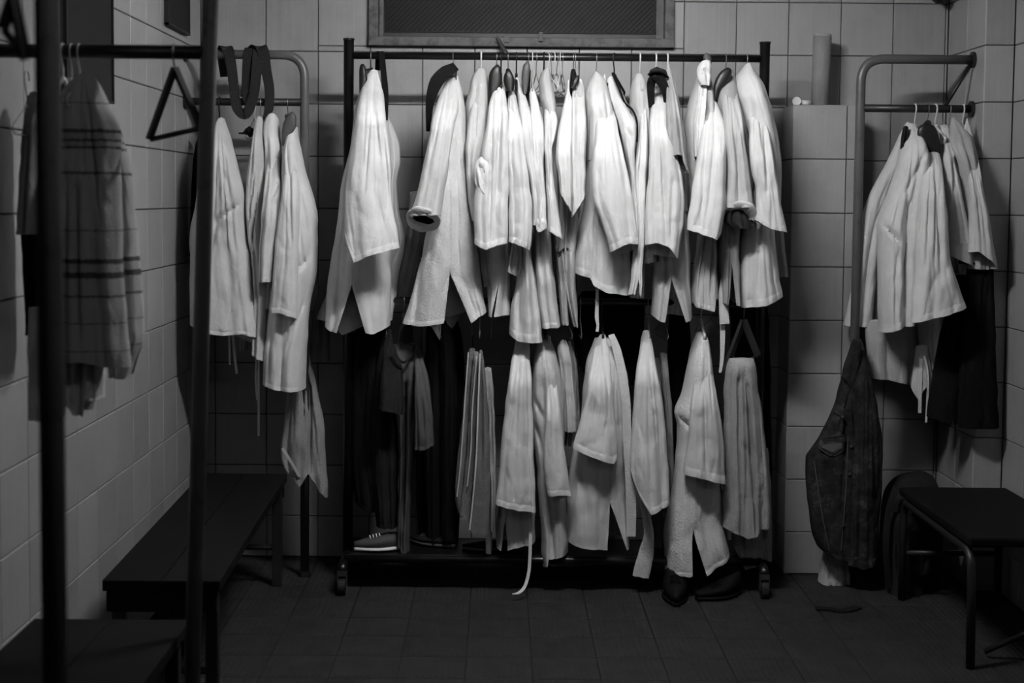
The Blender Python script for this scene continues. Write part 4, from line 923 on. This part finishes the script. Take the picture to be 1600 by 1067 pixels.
g = cuff_of('white jacket with a wide flat sleeve')
drape('lapel', 'gi_cream', g, '540 1432 1450|580 1426 1456|605 1424 1460|626 1432 1463', '1424 605|1434 625|1448 600|1463 624', Y=5.1, b=.015, fold=(.003, 1), thick=.003)
ribbon('tie', 'belt_white', g, [(1439, 560, 5.08, 5), (1438, 600, 5.08, 5), (1437, 645, 5.08, 5)])
ribbon('tie', 'belt_white', g, [(1444, 556, 5.075, 3), (1450, 590, 5.075, 3), (1447, 660, 5.075, 3)])
g = jacket('white jacket with a turned-up cuff on the right frame', 1500, 555, GRT, [
    Bo('196 1468 1482|240 1476 1490|330 1486 1506|420 1496 1519|495 1484 1521|560 1480 1530', '1481 552|1505 557|1530 548', m='gi_cream', Y=(5.2, 5.14), b=.06, band=8),
    Sl('200 1470 1482|236 1474 1489|262 1475 1493|294 1477 1500|355 1481 1511|380 1481 1515', m='gi_cream', Y=(5.14, 5.0), b=.045, band=0, cre=((1486, 250, 1484, 360, 4, .008),))], Y=5.1)
drape('turned_cuff', 'gi_cream', g, '374 1481 1515|395 1479 1517|418 1478 1519', '1478 399|1500 408|1518 416', Y=5.0, b=.05, fold=(.003, 1), rampd=1, thick=.003, band=0)
jacket('white jacket nearest the right wall with a flared sleeve end', 1540, 415, GRT, [
    Bo('184 1486 1492|200 1484 1506|216 1484 1518|258 1498 1526|330 1508 1538|420 1512 1545', m='gi_grey', Y=(5.14, 5.0), b=.03),
    Sl('205 1506 1517|220 1508 1521|257 1512 1529|306 1514 1537|350 1514 1546|379 1514 1551|396 1513 1554|420 1514 1559', '1513 394|1525 392|1545 408|1558 420', hemb='1513 396|1532 416|1558 422', m='gi_cream', Y=(5.1, 4.95), b=.035, band=0, cre=((1520, 230, 1526, 360, 4, .008),))], Y=5.1)
jacket('long black trousers behind the jackets near the right wall', 1510, 665, 'dark clothes on the right frame', [
    dict(n='trouser_leg', m='black_cloth', rows='400 1512 1551|428 1510 1552|500 1506 1554|560 1500 1556|668 1496 1560', Y=5.015, b=.03, fold=(.003, .9)),
    dict(n='trouser_leg', m='black_cloth', rows='430 1490 1512|560 1462 1506|620 1452 1506|652 1448 1508', hem='1448 650|1480 660|1508 664', Y=5.06, b=.03, fold=(.003, .9)),
    dict(n='waistband', m='black_cloth', rows='396 1500 1550|412 1498 1552', Y=5.015, b=.034, rampd=1)], name='trousers', cat='trousers', Y=5.2)
for px, kd, yw, lb in ((1430, 'white', 0, 'white hanger hook nearest the pipe on the right bar'), (1450, 'broad', -14, 'black broad hanger in the middle of the right bar'), (1462, 'white', 5, 'white hanger hook in the middle of the right bar'),
                       (1484, 'wire', 0, 'thin wire hanger right of the middle on the right bar'), (1505, 'white', 0, 'white hanger hook nearest the wall on the right bar')):
    hanger(px, 5.18, frz, kd, lb, yw, group='hangers on the right frame')
# denim jacket on the pipe
g = garment('denim_jacket', 'dark denim jacket hanging by its collar from the right pipe', 'jacket', 1318, 880, 5.08)
body = drape('body', 'denim', g, '530 1334 1346|542 1330 1350|587 1317 1358|636 1302 1366|680 1282 1372|700 1268 1376|715 1259 1377|740 1259 1377|767 1261 1376|831 1268 1370|853 1277 1366|868 1290 1360|874 1296 1356', '1277 853|1296 868|1325 872|1366 868', Y=(5.13, 5.10), b=.055, fold=(.006, 2), band=8, cre=((1318, 620, 1306, 840, 4, .006), (1288, 720, 1300, 830, 8, .006)), wr=.012)
drape('sleeve', 'denim', g, '545 1338 1350|587 1336 1360|647 1334 1372|700 1332 1379|752 1330 1378|820 1327 1372|857 1325 1370|886 1323 1369', '1323 880|1345 886|1369 880', Y=(5.10, 5.05), b=.035, fold=(.004, 1.5), band=12, wr=.012)
F = o_front[body.name]
def on(px, py, e=.004): return F(px, py) - e
drape('collar', 'denim', g, '533 1334 1346|560 1322 1344|585 1316 1340|600 1318 1334', '1317 590|1326 600|1340 585', Y=5.055, b=.012, fold=(.002, 1), thick=.004)
def patch(name, m, pts, e0=.004, e1=.0085):
    n_ = len(pts); vs = [tuple(at(x, y, on(x, y, e1))) for x, y in pts] + [tuple(at(x, y, on(x, y, e0))) for x, y in pts]
    fs = [tuple(range(n_))[::-1]] + [(i, (i + 1) % n_, n_ + (i + 1) % n_, n_ + i) for i in range(n_)]
    return meshob(name, vs, fs, m, g)
patch('yoke_flap', 'denim', [(1304, 628), (1322, 640), (1327, 665), (1316, 652), (1301, 642)])
patch('pocket_flap', 'denim', [(1281, 684), (1320, 682), (1319, 702), (1300, 711), (1279, 698)], .006, .012)
patch('pocket_crest', 'denim_seam', [(1286, 695), (1300, 690), (1316, 692), (1316, 700), (1300, 707), (1284, 699)], .012, .0135)
ribbon('placket', 'denim', g, [(1326, 640, on(1326, 640, .006), 8), (1330, 700, on(1328, 700, .006), 9), (1326, 780, on(1326, 780, .006), 9), (1320, 868, on(1320, 850, .006), 9)], th=.005)
for (x, y) in ((1316, 651), (1330, 697), (1327, 740), (1318, 820), (1314, 822), (1337, 872)):
    p = at(x, y, 5.02 if x > 1330 else on(x, y, .012)); bm = bmesh.new(); tube(bm, [p, p + Vector((0, -.003, 0))], .0055, 12); bmob('button', bm, 'steel', g)
for pts in ([(1281, 683), (1300, 681), (1320, 680)], [(1279, 699), (1300, 712), (1319, 703)], [(1325, 680), (1322, 760), (1314, 860)], [(1272, 720), (1284, 800), (1296, 860)]):
    ribbon('seam', 'denim_seam', g, [(x, y, on(x, y, .009), 1.2) for x, y in pts], th=.001)
# backpack, carrier bag, strap
g = garment('backpack', 'black backpack slumped between the denim jacket and the bench', 'bag', 1415, 930, 5.05)
drape('sack', 'bag_black', g, '738 1430 1448|742 1412 1456|752 1396 1462|775 1384 1468|820 1378 1470|880 1374 1468|925 1372 1462|936 1374 1458', Y=5.15, b=.12, fold=(.01, 1.5), thick=.003, wr=.02, rampd=40)
drape('front_pocket', 'bag_black', g, '800 1392 1440|815 1388 1446|880 1386 1446|930 1386 1444', Y=5.05, b=.05, fold=(.005, 1.5), thick=.003, rampd=15)
ribbon('strap', 'bag_black', g, [(1400, 760, 5.02, 9), (1388, 800, 5.0, 9), (1384, 860, 5.0, 9), (1390, 920, 5.02, 9)], th=.006)
g = garment('carrier_bag', 'crumpled pale bag on the floor under the denim jacket', 'bag', 1302, 910, 5.17)
drape('sack', 'bag_white', g, '855 1290 1322|870 1286 1326|895 1281 1328|911 1278 1328', '1278 908|1300 912|1328 912', Y=5.18, b=.05, fold=(.006, 2), wr=.02, thick=.001, rampd=12)
ribbon('handle', 'bag_white', g, [(1296, 862, 5.17, 5), (1300, 846, 5.17, 5), (1308, 846, 5.17, 5), (1312, 862, 5.17, 5)], th=.002)
def fl_pt(px, py):
    lo, hi = 2., 5.6
    for _ in range(50):
        mid = (lo + hi) / 2
        if proj(px, py, mid)[2] > 0: lo = mid
        else: hi = mid
    return lo
g = garment('strap', 'black strap lying on the floor below the denim jacket', 'strap', 1300, 950, fl_pt(1300, 950))
ribbon('webbing', 'belt_black', g, [(x, y, fl_pt(x, y) - .02, 16, 0.2) for x, y in ((1274, 950), (1295, 951), (1318, 954), (1340, 948))], th=.004)

# ------------------------------------------------------------------ hangers and belts on the rolling rack
H = 'on the top rail of the rack'
for px, kd, yw, lb in (
    (580, 'broad', 16, 'black broad hanger of the jacket nearest the left post'),
    (708, 'broad', 30, 'black broad hanger showing its curved arm above the rolled cuff jacket'),
    (752, 'white', 0, 'white hanger of the pale grey bulging-shoulder jacket'),
    (776, 'broad', 14, 'black broad hanger behind the bunched armhole jacket'),
    (783, 'black', 0, 'black hanger hook beside the window latch'),
    (794, 'broad', 8, 'black broad hanger of the bell-hemmed jacket'),
    (807, 'black', 0, 'black thin hanger of the narrow squeezed jacket'),
    (826, 'broad_grey', 3, 'grey broad hanger with a rounded upright end'),
    (832, 'wire_pale', 0, 'pale wire hanger, first left of the bare wire bunch'),
    (838, 'wire', 6, 'thin wire hanger of the knotted sleeve jacket'),
    (850, 'black', 0, 'black hanger hook behind the grey-shaded shoulder'),
    (856, 'wire_pale', 20, 'pale slanting wire hanger beside the bare wire bunch'),
    (899, 'wire', 0, 'wire hanger of the jacket with the slanted open cuff'),
    (896, 'broad', -5, 'black broad hanger right of the bare wire bunch'),
    (932, 'wire', 0, 'wire hanger of the string tie jacket'),
    (960, 'black', -22, 'black hanger beside the bent elbow sleeve'),
    (1000, 'white', 0, 'white hanger of the slim frayed-hem jacket'),
    (1025, 'white', 0, 'white hanger above the black belt loops'),
    (1043, 'white', 0, 'white hanger of the light grey shirt'),
    (1107, 'broad_grey', 0, 'grey hanger hook of the knotted collar jacket'),
    (1134, 'broad', 10, 'black broad hanger of the greyish rolled cuff jacket'),
    (1167, 'wire', 0, 'wire hanger nearest the right post')):
    hanger(px, RY, ZR, kd, lb, yw)
for i, (px, kd, yw) in enumerate(((862, 'wire', -12), (866, 'wire_pale', 9), (870, 'wire', 16), (876, 'wire_pale', -8), (879, 'wire', 4))):
    hanger(px, RY, ZR, kd, 'bare %s wire hanger, number %s from left in the tangled bunch' % ('pale' if 'pale' in kd else 'steel', ('one', 'two', 'three', 'four', 'five')[i]), yw)
for px, kd, yw, lb in ((600, 'wire', 10, 'wire hanger of the black garment on the lower rail'), (632, 'broad', 20, 'black broad hanger inside the grey shirt, lower rail'), (690, 'wire', 0, 'wire hanger of the black trousers, lower rail'),
                       (738, 'wire', 0, 'wire hanger of the leftmost folded towel'), (750, 'wire_pale', 0, 'pale hanger hook of the charcoal towel'), (768, 'wire', 0, 'wire hanger of the pale towel strip'),
                       (816, 'wire', 0, 'wire hanger of the curled tie jacket'), (852, 'black', 0, 'black hanger of the tubular sleeve jacket'), (884, 'wire', 12, 'wire hanger of the small patterned trousers'),
                       (907, 'wire', 0, 'bare wire hanger left of the ribbed lapel jacket'), (940, 'black', 0, 'black hanger of the ribbed lapel jacket'), (1012, 'wire', 0, 'wire hanger of the slim lower jacket'),
                       (1036, 'wire', 6, 'wire hanger of the grey ribbed cloth'), (1096, 'white', 0, 'white hanger of the thick quilted jacket'), (1112, 'wire', 14, 'wire hanger beside the thick quilted jacket')):
    hanger(px, RY, ZL, kd, lb, yw, group='hangers on the lower rail of the rack')
gb = garment('belt', 'black strap hanging from the top rail beside the leftmost jacket', 'belt', 600, 185, 5.1, 'belts on the rack')
ribbon('strap', 'belt_black', gb, [(590, 110, 5.17, 8), (592, 84, 5.16, 9), (596, 84, 5.13, 9), (599, 110, 5.1, 9), (602, 145, 5.06, 10), (602, 188, 5.04, 8)], th=.004)
gb = garment('belt', 'black belt loops wound around a hanger above the white jackets', 'belt', 1028, 168, 5.0, 'belts on the rack')
ribbon('strap', 'belt_black', gb, [(1018, 168, 5.03, 9), (1017, 140, 5.02, 12), (1020, 124, 5.0, 14), (1032, 126, 4.99, 16), (1040, 142, 5.0, 12), (1041, 160, 5.03, 8)], th=.005)
ribbon('loop', 'belt_black', gb, [(1016, 116, 5.03, 10), (1024, 112, 5.0, 14), (1034, 113, 5.0, 15), (1042, 118, 5.03, 10)], th=.005, turn=1.2)
drape('wrap', 'belt_dark', gb, '106 1022 1030|110 1015 1040|117 1014 1043|124 1018 1040', Y=5.03, b=.02, rampd=8)
gb = garment('belt', 'thin black strap curving beside the bent elbow sleeve', 'belt', 995, 220, 5.0, 'belts on the rack')
ribbon('strap', 'belt_black', gb, [(958, 114, 5.08, 5), (966, 134, 5.0, 4), (976, 160, 4.98, 3), (988, 172, 4.97, 3), (995, 190, 4.97, 3), (995, 222, 4.98, 3)], th=.004)
gb = garment('belt', 'black belt folded between the second and third jackets from the left post', 'belt', 668, 210, 5.0, 'belts on the rack')
ribbon('strap', 'belt_black', gb, [(712, 104, 5.02, 14, .5), (697, 112, 4.99, 20, .3), (682, 128, 4.97, 21, .1), (674, 150, 4.96, 16), (671, 168, 4.97, 12), (669, 205, 5.0, 6)], th=.006)

# ------------------------------------------------------------------ shoes under the rack
def shoe(label, c, ang, ln, sole, upper, h=.05, boot=0):
    g = thing('shoe', label, 'shoe', c, 'shoes under the rack', ang)
    W_ = lambda t: .036 * (.72 + .5 * math.sin(math.pi * min(1, t * 1.05)) ** .8 * (1 - .25 * abs(t - .62)))
    vs, fs = [], []; N, K = 16, 14
    def loftmesh(hf, zf, sc):
        vs, fs = [], []
        for i in range(N + 1):
            t = i / N; e = math.sin(math.pi * np.clip(t, .03, .97)) ** .35
            for k in range(K):
                a = 2 * math.pi * k / K
                vs.append(((t - .5) * ln, math.cos(a) * W_(t) * e * sc, zf(t) + hf(t) * (math.sin(a) * .5 + .5)))
            if i:
                for k in range(K): fs.append(((i - 1) * K + k, (i - 1) * K + (k + 1) % K, i * K + (k + 1) % K, i * K + k))
        fs += [tuple(range(K))[::-1], tuple(N * K + k for k in range(K))]
        return vs, fs
    v, f = loftmesh(lambda t: .018, lambda t: 0, 1.08); meshob('sole', v, f, sole, g, True, False)
    v, f = loftmesh(lambda t: h * (1 - .55 * max(0, t - .35) / .65) + boot * max(0, 1 - t * 2.2), lambda t: .012, 1.0); meshob('upper', v, f, upper, g, True, False)
    for k in range(4):
        x = ln * (.02 + .06 * k); z = .016 + h * (1 - .55 * (.17 + .06 * k) / .65) ; bm = bmesh.new(); tube(bm, [(x, -.018, z - .004), (x, 0, z + .003), (x, .018, z - .004)], .0022, 6); bmob('lace', bm, sole, g, True, False)
shoe('canvas shoe with a pale sole on the shelf by the left post', (at(594, 870, RY - .055).x, RY - .055, .1285), math.radians(193), .19, 'shoe_sole', 'shoe_canvas')
shoe('dark slipper lying flat behind the grey shirt on the shelf', (at(675, 866, RY + .04).x, RY + .03, .1285), math.radians(150), .2, 'plastic_grey', 'dark_cloth', .025)
shoe('dark slipper lying flat in the middle of the shelf', (at(765, 884, RY).x, RY - .04, .1285), math.radians(185), .2, 'plastic_grey', 'dark_cloth', .02)
p = fl_pt(1056, 944); q = at(1056, 944, p + .05); shoe('black boot standing on the floor under the quilted jacket', (q.x, p + .08, .001), math.radians(-95), .24, 'boot', 'boot', .075, .06)
p = fl_pt(1118, 940); q = at(1122, 940, p + .05); shoe('black shoe on the floor left of the right caster', (q.x, p + .05, .001), math.radians(-150), .19, 'boot', 'boot', .045, .03)

# ------------------------------------------------------------------ small things
p0 = at(1282, 163, 5.38); p1 = at(1282, 53, 5.38)
g = thing('storage_tube', 'tall pale cylinder standing on the low tiled pier', 'tube', (p0.x, 5.38, PZ))
bm = bmesh.new(); rr_ = 14 / 2222 * 5.38
tube(bm, [(p0.x - .002, 5.38, PZ + .001), (p0.x + .002, 5.38, p1.z - .012)], rr_, 28); bmob('barrel', bm, 'lining_grey', g, True)
bm = bmesh.new(); tube(bm, [(p0.x + .002, 5.38, p1.z - .012), (p0.x + .003, 5.38, p1.z)], [rr_ * 1.0, rr_ * .93], 28); bmob('cap', bm, 'light_shirt', g, True)
p0 = at(1244, 156, 5.36)
g = thing('tape_roll', 'small pale roll lying on the left edge of the low tiled pier', 'roll', (p0.x, 5.36, PZ))
bm = bmesh.new(); tube(bm, [(p0.x - .002, 5.34, PZ + .0165), (p0.x + .006, 5.375, PZ + .0165)], .016, 20); bmob('disc', bm, 'plastic_white', g)
bm = bmesh.new(); tube(bm, [(p0.x + .018, 5.36, PZ + .012), (p0.x + .055, 5.365, PZ + .011)], .0105, 14); bmob('core', bm, 'plastic_white', g, True)
p0 = at(1468, 6, 5.40)
g = thing('corner_speaker', 'small dark fitting high in the corner above the right frame', 'fitting', (p0.x, 5.40, p0.z))
bm = bmesh.new(); tube(bm, [(p0.x, 5.40, p0.z + .12), (p0.x, 5.40, p0.z + .03), (p0.x, 5.40, p0.z)], [.06, .045, .012], 16); bmob('body', bm, 'plastic_black', g)
bm = bmesh.new(); box(bm, (p0.x - .01, 5.40, p0.z + .05), (p0.x + .01, DB, p0.z + .08)); bmob('bracket', bm, 'plastic_black', g)
